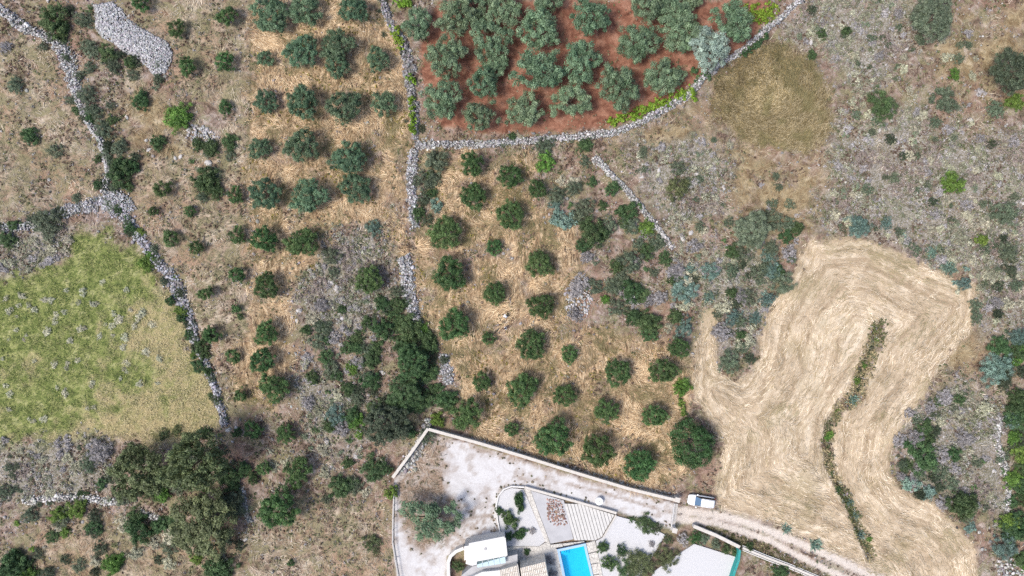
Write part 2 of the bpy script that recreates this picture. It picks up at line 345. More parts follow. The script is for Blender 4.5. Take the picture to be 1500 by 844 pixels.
def glassy(name, col, rough=.06, mixf=.55, tint=(.7,.9,.95)):
    m, nt, b = newmat(name)
    b.inputs['Base Color'].default_value = (*col, 1); b.inputs['Roughness'].default_value = rough; b.inputs['Specular IOR Level'].default_value = .6
    t = nt.nodes.new('ShaderNodeBsdfTransparent'); t.inputs[0].default_value = (*tint, 1)
    x = nt.nodes.new('ShaderNodeMixShader'); x.inputs[0].default_value = mixf
    nt.links.new(b.outputs[0], x.inputs[1]); nt.links.new(t.outputs[0], x.inputs[2])
    nt.links.new(x.outputs[0], nt.nodes['Material Output'].inputs[0]); return m
M['water'] = glassy('pool_water', (.02,.50,.74), .05, .8, (.62,.93,1.0))
_nt = M['water'].node_tree; _g = _nt.nodes.new('ShaderNodeNewGeometry')
bump(_nt, _nt.nodes['Principled BSDF'], noise(_nt, _g.outputs['Position'], 2.2, 3, 1.0), .08, .05)
M['canopyglass'] = glassy('canopy_glass', (.62,.76,.80), .1, .30)
M['windscreen'] = glassy('windscreen_glass', (.05,.13,.24), .06, .12, (.3,.4,.5))
M['sideglass'] = glassy('dark_side_glass', (.012,.014,.018), .06, .05, (.3,.3,.3))

# ------------------------------------------------------------------ object helpers
def link(name, me, mat=None, parent=None, objmat=False):
    o = bpy.data.objects.new(name, me); COL.objects.link(o)
    if me is not None and mat is not None:
        if objmat:
            if not me.materials: me.materials.append(mat)
            o.material_slots[0].link = 'OBJECT'; o.material_slots[0].material = mat
        elif not me.materials: me.materials.append(mat)
    if parent is not None: o.parent = parent
    return o
def tag(o, label, cat, group=None):
    o['label'] = label; o['category'] = cat
    if group: o['group'] = group
    return o
def thing(name, label, cat, loc=(0,0,0), rz=0, group=None):
    o = bpy.data.objects.new(name, None); COL.objects.link(o); o.empty_display_size = .2
    o.location = loc; o.rotation_euler = (0, 0, rz); return tag(o, label, cat, group)
def struct(o, kind='structure'): o['kind'] = kind; return o
def mk(name, V, F):
    me = bpy.data.meshes.new(name); me.from_pydata([tuple(map(float, p)) for p in V], [], F); me.update(); return me
def big(name, V, Q, attrs=None, smooth=False):
    V = np.ascontiguousarray(V, np.float32); Q = np.ascontiguousarray(Q, np.int32); k = Q.shape[1]
    me = bpy.data.meshes.new(name)
    me.vertices.add(len(V)); me.vertices.foreach_set('co', V.ravel())
    me.loops.add(Q.size); me.loops.foreach_set('vertex_index', Q.ravel())
    me.polygons.add(len(Q)); me.polygons.foreach_set('loop_start', np.arange(0, Q.size, k, dtype=np.int32))
    me.polygons.foreach_set('loop_total', np.full(len(Q), k, np.int32))
    if smooth: me.polygons.foreach_set('use_smooth', np.ones(len(Q), bool))
    for n, c in (attrs or {}).items():
        if c.shape[1] == 3: c = np.concatenate([c, np.ones((len(c), 1))], 1)
        a = me.attributes.new(n, 'FLOAT_COLOR', 'POINT'); a.data.foreach_set('color', np.ascontiguousarray(c, np.float32).ravel())
    me.update(calc_edges=True); me.validate(); return me
def merge(parts):
    Vs, Fs, o = [], [], 0
    for V, F in parts:
        Vs += list(V); Fs += [tuple(i + o for i in f) for f in F]; o += len(V)
    return Vs, Fs
def box(x0, x1, y0, y1, z0, z1):
    V = [(x0,y0,z0),(x1,y0,z0),(x1,y1,z0),(x0,y1,z0),(x0,y0,z1),(x1,y0,z1),(x1,y1,z1),(x0,y1,z1)]
    return V, [(3,2,1,0),(4,5,6,7),(0,1,5,4),(1,2,6,5),(2,3,7,6),(3,0,4,7)]
def prism(P, z0, z1):
    P = [tuple(p) for p in P]
    if sum(a[0]*b[1] - b[0]*a[1] for a, b in zip(P, P[1:] + P[:1])) < 0: P = P[::-1]
    n = len(P); V = [(x, y, z0) for x, y in P] + [(x, y, z1) for x, y in P]
    return V, [tuple(range(n-1, -1, -1)), tuple(range(n, 2*n))] + [(i, (i+1) % n, (i+1) % n + n, i + n) for i in range(n)]
def pprism(poly, z0, z1, h=None):
    h = z1 if h is None else h
    return prism([at(u, v, h) for u, v in poly], z0, z1)
def ribbon(line, w, z0, z1, h=None):
    """a wall of width w metres along a pixel polyline"""
    h = z1 if h is None else h
    P = np.array([at(u, v, h) for u, v in line]); L, R = [], []
    for i in range(len(P)):
        d = P[min(i+1, len(P)-1)] - P[max(i-1, 0)]; d = d/np.linalg.norm(d); n = np.array([-d[1], d[0]])
        L.append(P[i] + n*w/2); R.append(P[i] - n*w/2)
    V, F = [], []
    for l, r in zip(L, R): V += [(*l, z0), (*r, z0), (*r, z1), (*l, z1)]
    for i in range(len(P)-1):
        a = 4*i; b = a + 4
        F += [(a, a+1, b+1, b), (a+1, a+2, b+2, b+1), (a+2, a+3, b+3, b+2), (a+3, a, b, b+3)]
    F += [(0, 3, 2, 1), (4*len(P)-4, 4*len(P)-3, 4*len(P)-2, 4*len(P)-1)]
    return V, F
def tube(pts, rad, n=6, cap=True):
    V, F = [], []
    pts = [Vector(p) for p in pts]
    for i, p in enumerate(pts):
        d = (pts[min(i+1, len(pts)-1)] - pts[max(i-1, 0)]).normalized()
        a = d.orthogonal().normalized(); b = d.cross(a)
        for k in range(n):
            t = 2*math.pi*k/n; V.append(p + (a*math.cos(t) + b*math.sin(t))*rad[i])
    for i in range(len(pts)-1):
        for k in range(n): F.append((i*n+k, i*n+(k+1) % n, (i+1)*n+(k+1) % n, (i+1)*n+k))
    if cap: F += [tuple(range(n-1, -1, -1)), tuple(range((len(pts)-1)*n, len(pts)*n))]
    return [tuple(v) for v in V], F
def lathe(prof, n=20, c=(0,0)):
    V, F = [], []
    for r, z in prof:
        for k in range(n): V.append((c[0] + r*math.cos(2*math.pi*k/n), c[1] + r*math.sin(2*math.pi*k/n), z))
    for i in range(len(prof)-1):
        for k in range(n): F.append((i*n+k, i*n+(k+1) % n, (i+1)*n+(k+1) % n, (i+1)*n+k))
    F += [tuple(range(n-1, -1, -1)), tuple(range((len(prof)-1)*n, len(prof)*n))]
    return V, F
def part(name, vf, mat, parent, bevel=0, smooth=False):
    o = link(name, mk(name, *vf), mat, parent)
    if bevel:
        b = o.modifiers.new('bevel', 'BEVEL'); b.width = bevel; b.segments = 2
    if smooth: o.data.polygons.foreach_set('use_smooth', [True]*len(o.data.polygons))
    return o
def clip(P, n, c):
    out = []
    for a, b in zip(P, P[1:] + P[:1]):
        da = a[0]*n[0] + a[1]*n[1] - c; db = b[0]*n[0] + b[1]*n[1] - c
        if da <= 0: out.append(a)
        if (da < 0) != (db < 0) and da != db:
            t = da/(da - db); out.append((a[0] + (b[0]-a[0])*t, a[1] + (b[1]-a[1])*t))
    return out

# ------------------------------------------------------------------ ground, split by kind of ground
def build_ground():
    st = .33
    xs = np.arange(-94, 94.01, st); ys = np.arange(-56, 56.01, st)
    X, Y = np.meshgrid(xs, ys); nx, ny = len(xs), len(ys)
    x = X.ravel(); y = Y.ravel(); u, v = px(x, y); z = zones(u, v)
    h = hgt(x, y)
    vil = sm(sdf(VILLA, u, v), -8, 0)
    rough = (fbm(x*1.1, y*1.1, 31, 3) - .5)*.22*(.35 + .65*z['scrub'])*(1 - .8*vil) + (fbm(x*.45, y*.45, 37, 2) - .5)*.25*(1 - vil)
    h = h + rough
    h = np.where(sdf(POOLW, u, v) > -3, -2.2, h)
    rock = sm(fbm(u*.022, v*.022, 61, 4), .42, .60)
    rock = np.maximum(rock*.5, z['sage'])*z['scrub']*(1 - z['brown'])
    n_ = fbm(u*.1, v*.1, 19) - .5
    weed = (1 - sm(pdist(DITCH, u, v) + 5*(fbm(u*.2, v*.2, 5)-.5), 3, 8))*.9
    weed = np.maximum(weed, (1 - sm(pdist([(367,-20),(366,120),(362,225)], u, v) + 1.5*n_, .8, 3.0))*.85)
    weed = np.maximum(weed, (1 - sm(pdist([(735,716),(790,720),(850,738),(905,752),(980,775)], u, v) + 6*(fbm(u*.2, v*.2, 8)-.5), 0, 3.5))*.8)
    weed = np.maximum(weed, (1 - sm(pdist([(1050,792),(1100,800),(1150,822),(1200,844)], u, v), 3, 12))*.6)
    A = np.stack([z['straw'], z['red'], z['hay'], z['mead']], 1)
    B = np.stack([z['gravel'], z['track'], z['gold'], z['pale']], 1)
    C = np.stack([z['edge']*K, z['earth'], rock, weed], 1)
    tan = sm(fbm(u*.02, v*.02, 15, 4) + .0016*(u-170) + .0014*(v-520) + .5*(fbm(u*.11, v*.11, 18, 3) - .5), .40, .74)
    D = np.stack([z['brown']*z['scrub'], z['sage'], tan, 0*rock], 1)
    V = np.stack([x, y, h], 1)
    i = np.arange(nx*ny).reshape(ny, nx)
    Q = np.stack([i[:-1,:-1], i[:-1,1:], i[1:,1:], i[1:,:-1]], -1).reshape(-1, 4)
    order = ['ground', 'orchard_ground', 'red_soil', 'hay_field', 'green_meadow', 'gravel_driveway', 'dirt_track', 'threshing_ground']
    wts = np.stack([np.full(len(x), .45), z['straw'], z['red'], z['hay'], z['mead'], z['gravel'], z['track'], z['gold']], 1)
    wts[:, 1] += z['pale']*.5
    cls = wts[Q].mean(1).argmax(1)
    for k, nm in enumerate(order):
        q = Q[cls == k]
        ids, inv = np.unique(q, return_inverse=True); q = inv.reshape(-1, 4)
        VV, AA, BB, CC, DD = V[ids], A[ids], B[ids], C[ids], D[ids]
        if k == 0:      # the same sheet goes on around the mapped ground
            o = len(VV); R = 900
            ring = np.array([[xs[0], ys[0], 0], [xs[-1], ys[0], 0], [xs[-1], ys[-1], 0], [xs[0], ys[-1], 0], [-R,-R,0], [R,-R,0], [R,R,0], [-R,R,0]], float)
            ring[:, 2] = -.15
            VV = np.concatenate([VV, ring]); zz = np.zeros((8, 4)); zz2 = zz.copy(); zz2[:, 3] = .3
            AA = np.concatenate([AA, zz]); BB = np.concatenate([BB, zz2]); zc = zz.copy(); zc[:, 2] = .5; CC = np.concatenate([CC, zc]); DD = np.concatenate([DD, zz])
            q = np.concatenate([q, o + np.array([[4,5,1,0],[5,6,2,1],[6,7,3,2],[7,4,0,3]])])
        struct(link(nm, big(nm, VV, q, {'zoneA': AA, 'zoneB': BB, 'zoneC': CC, 'zoneD': DD}, True), M['ground']))
build_ground()

# ------------------------------------------------------------------ stones
ICO = None
def ico():
    t = (1 + 5**.5)/2
    v = np.array([(-1,t,0),(1,t,0),(-1,-t,0),(1,-t,0),(0,-1,t),(0,1,t),(0,-1,-t),(0,1,-t),(t,0,-1),(t,0,1),(-t,0,-1),(-t,0,1)], float)
    v /= np.linalg.norm(v[0])
    f = np.array([(0,11,5),(0,5,1),(0,1,7),(0,7,10),(0,10,11),(1,5,9),(5,11,4),(11,10,2),(10,7,6),(7,1,8),(3,9,4),(3,4,2),(3,2,6),(3,6,8),(3,8,9),(4,9,5),(2,4,11),(6,2,10),(8,6,7),(9,8,1)])
    return v, f
ICO = ico()
def stones(pos, size, base=(.50,.49,.49), spread=.22, flat=.6, rng=RNG):
    n = len(pos); v, f = ICO
    V = np.repeat(v[None], n, 0)*(1 + rng.uniform(-.25, .25, (n, 12, 1)))
    V = V*rng.uniform(.65, 1.3, (n, 1, 3))*np.array([1, 1, flat])
    a = rng.uniform(0, 6.28, n); c, s = np.cos(a)[:, None], np.sin(a)[:, None]
    tl = rng.uniform(-.5, .5, n); ct, st = np.cos(tl)[:, None], np.sin(tl)[:, None]
    x, y, z = V[..., 0], V[..., 1], V[..., 2]
    y, z = y*ct - z*st, y*st + z*ct
    V = np.stack([x*c - y*s, x*s + y*c, z], -1)*(size[:, None, None]*.5) + pos[:, None, :]
    col = .72*np.array(base)[None]*(1 + 1.25*rng.normal(0, spread, (n, 1))) + rng.normal(0, .012, (n, 3))
    col = np.repeat(np.clip(col, .06, .74)[:, None], 12, 1).reshape(-1, 3)
    F = (f[None] + 12*np.arange(n)[:, None, None]).reshape(-1, 3)
    return V.reshape(-1, 3), F, col
def stonewall(line, label, hm=.6, base=(.52,.515,.52), size=(.15,.36), name='dry_stone_wall', cat='stone wall', dens=1.0):
    hm *= .75
    L = resample(line, 1.0); kk = np.arange(len(L)); sd_ = L[0, 0]
    L[:, 2] *= .62 + .85*fbm(kk*.13 + sd_, 0*kk, 41, 3)
    L[:, :2] += (np.stack([fbm(kk*.1 + sd_, 0*kk, 42, 3), fbm(kk*.1 + sd_, 0*kk, 43, 3)], 1) - .5)*5
    pts = np.array([at(p[0], p[1], hm) for p in L]); w = L[:, 2]*K
    mid = pts[len(pts)//2]
    t = thing(name, label, cat, (mid[0], mid[1], gz(*mid)))
    off = np.array([mid[0], mid[1], gz(*mid)])
    seg = np.diff(pts, axis=0, append=pts[-1:] + (pts[-1:] - pts[-2:-1])); d = seg/np.linalg.norm(seg, axis=1, keepdims=True); nrm = np.stack([-d[:, 1], d[:, 0]], 1)
    gzv = hgt(pts[:, 0], pts[:, 1])
    # trapezoid rubble core
    V, F = [], []
    wob = 1 + .25*(vnoise(np.arange(len(pts))*.3, np.zeros(len(pts)), 4) - .5)
    for i in range(len(pts)):
        for sx, zz in ((-.46, -.35), (-.30, hm*.72), (.30, hm*.72), (.46, -.35)):
            p = pts[i] + nrm[i]*w[i]*sx*wob[i]; V.append((*p, gzv[i] + zz*wob[i]*(1 if zz < 0 else .25 + .75*float(fbm(np.array([i*.09 + sd_]), np.array([0.]), 47, 3)[0]))))
    for i in range(len(pts)-1):
        for k in range(3): a = 4*i + k; F.append((a, a+1, a+5, a+4))
    F += [(0, 3, 2, 1), tuple(len(V) - 4 + k for k in range(4))]
    link('core', mk('core', np.array(V) - off, F), M['core'], t)
    # stones
    msz = sum(size)/2; length = np.linalg.norm(np.diff(pts, axis=0), axis=1).sum()
    n = int(dens*length*(w.mean() + 1.2*hm)/(msz*msz*.62))
    i = RNG.integers(0, len(pts)-1, n); f = RNG.uniform(0, 1, n)
    P = pts[i] + (pts[i+1] - pts[i])*f[:, None]; ww = w[i]
    s = RNG.uniform(-1, 1, n); s = np.sign(s)*np.abs(s)**.8
    s = np.where(RNG.uniform(0, 1, n) < .07, s*RNG.uniform(1.2, 1.9, n), s)
    prof = np.where(np.abs(s) < .5, 1.0, 1 - (np.abs(s) - .5)/.52)
    zz = hm*np.clip(prof, 0.04, 1)*(.62 + .42*RNG.uniform(0, 1, n)) + hgt(P[:, 0], P[:, 1])
    hv = .35 + .95*fbm(i*.09 + sd_, 0*i, 47, 3); zz = hgt(P[:, 0], P[:, 1]) + (zz - hgt(P[:, 0], P[:, 1]))*hv
    P = P + nrm[i]*(s*ww*.52)[:, None]
    sz = RNG.uniform(*size, n)*np.where(RNG.uniform(0, 1, n) < .12, RNG.uniform(1.3, 1.8, n), 1)
    V, F, c = stones(np.concatenate([P, zz[:, None]], 1) - off, sz, base, .30)
    struct(link('stones', big('stones', V, F, {'Col': c}), M['stone'], t), 'stuff')
    # a few stones rolled off to the sides
    return t
stonewall(W_A, 'winding pale dry stone wall with shrubs along it, by the tawny hillside grass', .8)
stonewall(W_A2, 'grey tumbled stone wall dividing the green meadow from the young olives', .7, (.42,.42,.46), (.16,.42))
stonewall(W_A3, 'spilled grey stone bank between the tawny hillside grass and the green meadow', .6, (.46,.46,.48))
stonewall(W_C, 'dark old stone wall overgrown with lime-green vine beside the red soil', .8, (.38,.37,.39))
stonewall(W_D, 'long pale dry stone wall curving along the edge of the red-soil olive grove', .85)
stonewall(W_E, 'short straight stone wall running down from the red grove corner', .8, (.50,.50,.52))
stonewall(W_F, 'thick free-standing bank of piled stones between straw and scrub', .9, (.52,.52,.54))
stonewall(W_F2, 'short broken end of piled stones with a grey cushion shrub on it', .6, (.48,.48,.50))
stonewall(W_G, 'thin straight pale stone wall running slantwise through the rocky scrub', .7, (.56,.55,.54))
stonewall(W_R, 'narrow pale stone wall beside the dark thicket beyond the hay field', .7, (.56,.55,.53))
stonewall(W_L, 'low white stone wall ending under the pair of tall oaks', .5, (.62,.61,.59))
stonewall(W_L2, 'short fragment of white stone wall surrounded by oaks and shrubs', .5, (.62,.61,.59))
stonewall(W_K, 'loose rubble stacked against the angled boundary wall of the villa', .5, (.52,.51,.50), (.25,.55))
stonewall(W_M, 'small broken stone row among shrubs next to the tall oaks', .4, (.50,.49,.48))

def in_poly_pts(poly, n, rng=RNG):
    P = np.array(poly, float); lo, hi = P.min(0), P.max(0); out = np.zeros((0, 2))
    while len(out) < n:
        q = rng.uniform(lo, hi, (n*3, 2)); out = np.concatenate([out, q[inside(poly, q[:, 0], q[:, 1])]])
    return out[:n]
def heap(poly, n, hm, label, base, size, name='stone_heap', cat='stone heap', spread=.2, mat='stone'):
    q = in_poly_pts(poly, n); d = sdf(poly, q[:, 0], q[:, 1])
    x = (q[:, 0]-CX)*K; y = -(q[:, 1]-CY)*K
    c = np.array([x.mean(), y.mean()]); t = thing(name, label, cat, (c[0], c[1], gz(*c))); off = np.array([c[0], c[1], gz(*c)])
    z = hgt(x, y) + hm*np.clip(d/14, 0, 1)**.6 + RNG.uniform(-.05, .12, n)*(hm > .3)
    V, F, col = stones(np.stack([x, y, z], 1) - off, RNG.uniform(*size, n), base, spread)
    struct(link('stones', big('stones', V, F, {'Col': col}), M[mat], t), 'stuff')
    return t
heap(HEAP, 4200, .55, 'large heap of loose pale grey stones between young olives and shrubs', (.54,.54,.56), (.16,.40))
heap([(148,282),(165,272),(190,290),(200,305),(182,318),(160,312),(140,300)], 500, .4, 'spill of grey stones where the meadow walls meet', (.50,.50,.52), (.18,.42))
heap([(275,180),(298,183),(320,200),(312,214),(288,210),(270,198)], 170, .2, 'scatter of pale stones beside the tall bright green shrub', (.54,.53,.53), (.2,.6))
heap(DEAD_ROCK, 260, .25, 'patch of pale broken stones under bare grey twigs beside the orchard', (.56,.55,.56), (.15,.5))
heap([(1455,820),(1480,812),(1500,830),(1500,860),(1460,860)], 160, .3, 'heap of pale stones beside the dark thicket', (.56,.55,.53), (.2,.6))

# ------------------------------------------------------------------ plants: shared meshes
def leaves(c, cr, n, leaf, rng, up=.45, asp=.46, shade=(.66, 1.30), hue0=0.5):
    """n diamond leaves on the shell of each clump"""
    N = len(c)*n; cc = np.repeat(c, n, 0); rr = np.repeat(cr, n)[:, None]
    d = rng.normal(0, 1, (N, 3)); d /= np.linalg.norm(d, axis=1, keepdims=True)
    p = cc + d*rr*(rng.uniform(.35, 1.05, (N, 1)))*np.array([1, 1, .85])
    nn = d + np.array([0, 0, up]) + rng.normal(0, .45, (N, 3)); nn /= np.linalg.norm(nn, axis=1, keepdims=True)
    t = np.cross(nn, rng.normal(0, 1, (N, 3))); t /= np.linalg.norm(t, axis=1, keepdims=True); b = np.cross(nn, t)
    L = leaf*rng.uniform(.6, 1.35, (N, 1)); Wd = L*asp
    V = np.stack([p - t*L*.5, p + b*Wd*.5, p + t*L*.5, p - b*Wd*.5], 1).reshape(-1, 3)
    ck = np.repeat(rng.uniform(*shade, len(c)), n)*rng.uniform(.8, 1.2, N)
    ch = np.clip(np.repeat(rng.uniform(0, 1, len(c)), n)*.55 + rng.uniform(0, .45, N) + hue0 - .5, 0, 1)
    col = np.repeat(np.stack([ck, ch, np.zeros(N)], 1), 4, 0)
    return V, np.arange(N*4).reshape(-1, 4), col
def crown(name, seed, nc, nl, leaf, zc, rz, irr, lo=-.35, cr=(.15,.25), inner=.45, hole=0.0, asp=.42, up=.45):
    rng = np.random.default_rng(seed)
    z = rng.uniform(lo, 1, nc); a = rng.uniform(0, 6.283, nc)
    ph = rng.uniform(0, 6.28, 5)
    f = 1 + irr*(.5*np.sin(2*a + ph[0]) + .5*np.sin(3*a + ph[1]) + .45*np.sin(5*a + ph[2]) + .3*np.sin(7*a+ph[3]))
    r = (inner + (1-inner)*rng.uniform(0, 1, nc)**.55)*.86
    hxy = np.sqrt(1 - np.clip(z, -.99, .99)**2)
    c = np.stack([r*hxy*np.cos(a)*f, r*hxy*np.sin(a)*f, zc + r*z*rz*(1 + .12*rng.normal(0, 1, nc))], 1)
    if hole:
        q = c[:, :2] - rng.uniform(-.25, .25, 2); c = c[np.hypot(q[:, 0], q[:, 1]) > hole]
    crr = rng.uniform(*cr, len(c)); c[:, 2] = np.maximum(c[:, 2], crr*.35)
    V, F, col = leaves(c, crr, nl, leaf, rng, up, asp)
    V[:, 2] = np.maximum(V[:, 2], .015)
    return big(name, V, F, {'Col': col})
def trunk(name, seed, th, r0, zc, spread=.55, nl=5):
    rnd = random.Random(seed); parts = []
    bx, by = rnd.uniform(-.06, .06), rnd.uniform(-.06, .06)
    parts.append(tube([(0,0,-.12), (0,0,.02), (bx*.5,by*.5,th*.5), (bx,by,th)], [r0*1.55, r0*1.2, r0*.9, r0*.75], 7))
    for k in range(nl):
        a = 6.28*k/nl + rnd.uniform(-.4, .4); s = spread*rnd.uniform(.7, 1.15)
        parts.append(tube([(bx,by,th*.9), (bx + math.cos(a)*s*.45, by + math.sin(a)*s*.45, th + (zc-th)*.55), (math.cos(a)*s, math.sin(a)*s, zc + rnd.uniform(-.05,.2))], [r0*.6, r0*.36, r0*.12], 5))
    return mk(name, *merge(parts))
CR = {}
CR['silver'] = [crown('crown', 100+i, 100, 110, .080, .92, .60, .24, -.35, (.12,.20), .34, hole=(.26 if i == 4 else 0)) for i in range(8)]
CR['olive'] = [crown('crown', 200+i, 130, 96, .074, .88, .62, .17, -.4, (.10,.18), .34) for i in range(10)]
CR['young'] = [crown('crown', 300+i, 60, 80, .11, .85, .70, .2, -.5, (.13,.24), .34) for i in range(5)]
CR['carob'] = [crown('crown', 400, 210, 62, .065, .80, .72, .10, -.5, (.10,.16), .55)]
CR['oak'] = [crown('crown', 410+i, 250, 70, .068, 1.05, .70, .18, -.45, (.08,.15), .36) for i in range(3)]
CR['shrub'] = [crown('foliage', 500+i, 80, 80, .092, .30, .55, .24, -.25, (.12,.23), .25) for i in range(8)]
CR['fine'] = [crown('foliage', 600+i, 84, 90, .085, .28, .50, .26, -.25, (.10,.22), .22, asp=.28, up=.2) for i in range(6)]
CR['cushion'] = [crown('foliage', 700+i, 34, 44, .17, .20, .45, .22, -.2, (.16,.30), .2, asp=.42, up=.7) for i in range(6)]
CR['spiky'] = [crown('foliage', 800+i, 46, 60, .24, .26, .45, .3, -.2, (.16,.28), .15, asp=.2, up=.3) for i in range(4)]
CR['rosette'] = []
def rosette(seed):
    rng = np.random.default_rng(seed); N = 90
    a = rng.uniform(0, 6.28, N); e = rng.uniform(.15, 1.3, N); L = rng.uniform(.6, 1.0, N); o = rng.uniform(-.45, .45, (N, 2))
    d = np.stack([np.cos(a)*np.cos(e), np.sin(a)*np.cos(e), np.sin(e)], 1); s = np.stack([-np.sin(a), np.cos(a), 0*a], 1)
    b = np.concatenate([o, np.full((N, 1), .02)], 1); m_ = b + d*L[:, None]*.5; tp = b + d*L[:, None] - np.array([0, 0, .1])
    V = np.stack([b, m_ + s*.07, tp, m_ - s*.07], 1).reshape(-1, 3); V[:, 2] = np.maximum(V[:, 2], .01)
    col = np.repeat(np.stack([rng.uniform(.75, 1.2, N), rng.uniform(0, 1, N), 0*a], 1), 4, 0)
    return big('foliage', V, np.arange(N*4).reshape(-1, 4), {'Col': col})
CR['rosette'] = [rosette(900+i) for i in range(3)]
TR = {'silver': [trunk('trunk', 10+i, .38, .085, .95) for i in range(3)], 'olive': [trunk('trunk', 20+i, .34, .07, .9) for i in range(3)],
      'young': [trunk('trunk', 30+i, .30, .05, .85, .4, 4) for i in range(3)], 'carob': [trunk('trunk', 40, .32, .09, .85)], 'oak': [trunk('trunk', 50+i, .45, .075, 1.0, .55, 6) for i in range(3)]}
STEM = [trunk('stem', 60+i, .08, .03, .32, .35, 5) for i in range(3)]
CZ = {'silver': .95, 'olive': .9, 'young': .85, 'carob': .85, 'oak': 1.1, 'shrub': .35, 'fine': .32, 'cushion': .22, 'spiky': .25, 'rosette': .35}
cnt = [0]
ORD = ['', ' second', ' third', ' fourth', ' fifth', ' sixth', ' seventh', ' eighth', ' ninth', ' tenth', ' eleventh', ' twelfth', ' thirteenth']
def ranked(items, marks):
    """'third nearest <landmark>' for each (u, v) of a set of look-alikes"""
    out = {}
    for u, v in items:
        best = None
        for nm, (a, b) in marks:
            k = sorted(items, key=lambda p: math.hypot(p[0]-a, p[1]-b)).index((u, v))
            d = math.hypot(u-a, v-b)
            if best is None or (k, d) < best[:2]: best = (k, d, nm)
        out[(u, v)] = f'{ORD[best[0]]} nearest {best[2]}'
    return out
def tree(kind, mat, u, v, r, name, label, cat='tree', group=None, hs=1.0, var=None, zc=None):
    R = r*K*(1.08 if kind == 'silver' else 1.0); h = R*CZ[kind]*hs
    x, y = at(u, v, h); cnt[0] += 1; rnd = random.Random(int(u*977 + v*131))
    t = thing(name, label, cat, (x, y, gz(x, y) - .03), rnd.uniform(0, 6.28), group)
    t.scale = (R*rnd.uniform(.90, 1.12), R*rnd.uniform(.90, 1.12), R*hs*rnd.uniform(.88, 1.1))
    k = rnd.randrange(len(TR[kind])); link('trunk', TR[kind][k], M['bark'], t)
    k = rnd.randrange(len(CR[kind])) if var is None else var
    link('crown', CR[kind][k], M[mat], t, True); return t
def shrub(kind, mat, u, v, r, name, label, cat='shrub', group=None, hs=1.0, stem=True):
    R = r*K*1.06; h = R*CZ[kind]*hs
    x, y = at(u, v, h); rnd = random.Random(int(u*977 + v*131))
    t = thing(name, label, cat, (x, y, gz(x, y) - .03), rnd.uniform(0, 6.28), group)
    t.scale = (R*rnd.uniform(.88, 1.12), R*rnd.uniform(.88, 1.12), R*hs*rnd.uniform(.85, 1.1))
    if stem: link('stem', STEM[rnd.randrange(3)], M['bark'], t)
    link('foliage', CR[kind][rnd.randrange(len(CR[kind]))], M[mat], t, True); return t

# ------------------------------------------------------------------ trees
RED_T = [(611,36,24),(668,24,27),(694,6,22),(737,14,27),(718,57,31),(654,83,29),(708,123,25),(724,97,19),(647,145,28),(701,173,25),(768,163,27),(788,45,29),(786,104,32),(852,88,30),(906,128,32),(864,26,29),(802,0,20),(934,62,28),(948,8,26),(990,10,23),(996,47,29),(1072,31,31),(967,113,26),(991,112,14),(1014,0,16)]
MK = [('the palest olive', (1038,71)), ('the hollow-centred olive', (836,147)), ('the small vine tuft', (602,116)), ('the lime-green vine mass', (1115,15)), ('the wall corner', (608,208))]
CL = lambda r: 's' if r < 17 else ('l' if r > 28 else 'm'); RK = {}
for k in 'sml': RK.update(ranked([(u, v) for u, v, r in RED_T if CL(r) == k], MK))
for u, v, r in RED_T:
    if (u, v) == (611,36): tree('silver', 'silver', u, v, r, 'olive_tree', 'silvery olive tree on the red soil next to the vine-covered wall')
    elif (u, v) == (1072,31): tree('silver', 'silver', u, v, r, 'olive_tree', 'large dull grey olive tree at the red grove edge by lime-green vines')
    elif r < 17: tree('silver', 'silver', u, v, r, 'olive_tree', 'small silvery olive tree in the red-soil grove,' + RK[(u, v)], group='small olives in the red-soil grove')
    elif r > 28: tree('silver', 'silver', u, v, r, 'olive_tree', 'large silvery olive tree in the red-soil grove,' + RK[(u, v)], group='large olives in the red-soil grove')
    else: tree('silver', 'silver', u, v, r, 'olive_tree', 'middle-sized silvery olive tree on red soil,' + RK[(u, v)], group='middle-sized olives in the red-soil grove')
tree('silver', 'silver', 836, 147, 27, 'olive_tree', 'silvery olive tree with an open hollow centre on the red soil', var=4)
tree('silver', 'silver_pale', 1038, 71, 29, 'olive_tree', 'palest silver-blue olive tree, on red soil by the curving stone wall')
CR['silver'].append(crown('crown', 177, 74, 120, .075, .92, .55, .42, -.3, (.10,.19), .30))
tree('silver', 'silver', 632, 762, 38, 'olive_tree', 'straggling grey olive tree standing alone on the gravel driveway', hs=.8, var=len(CR['silver'])-1)
CR['silver'].pop()

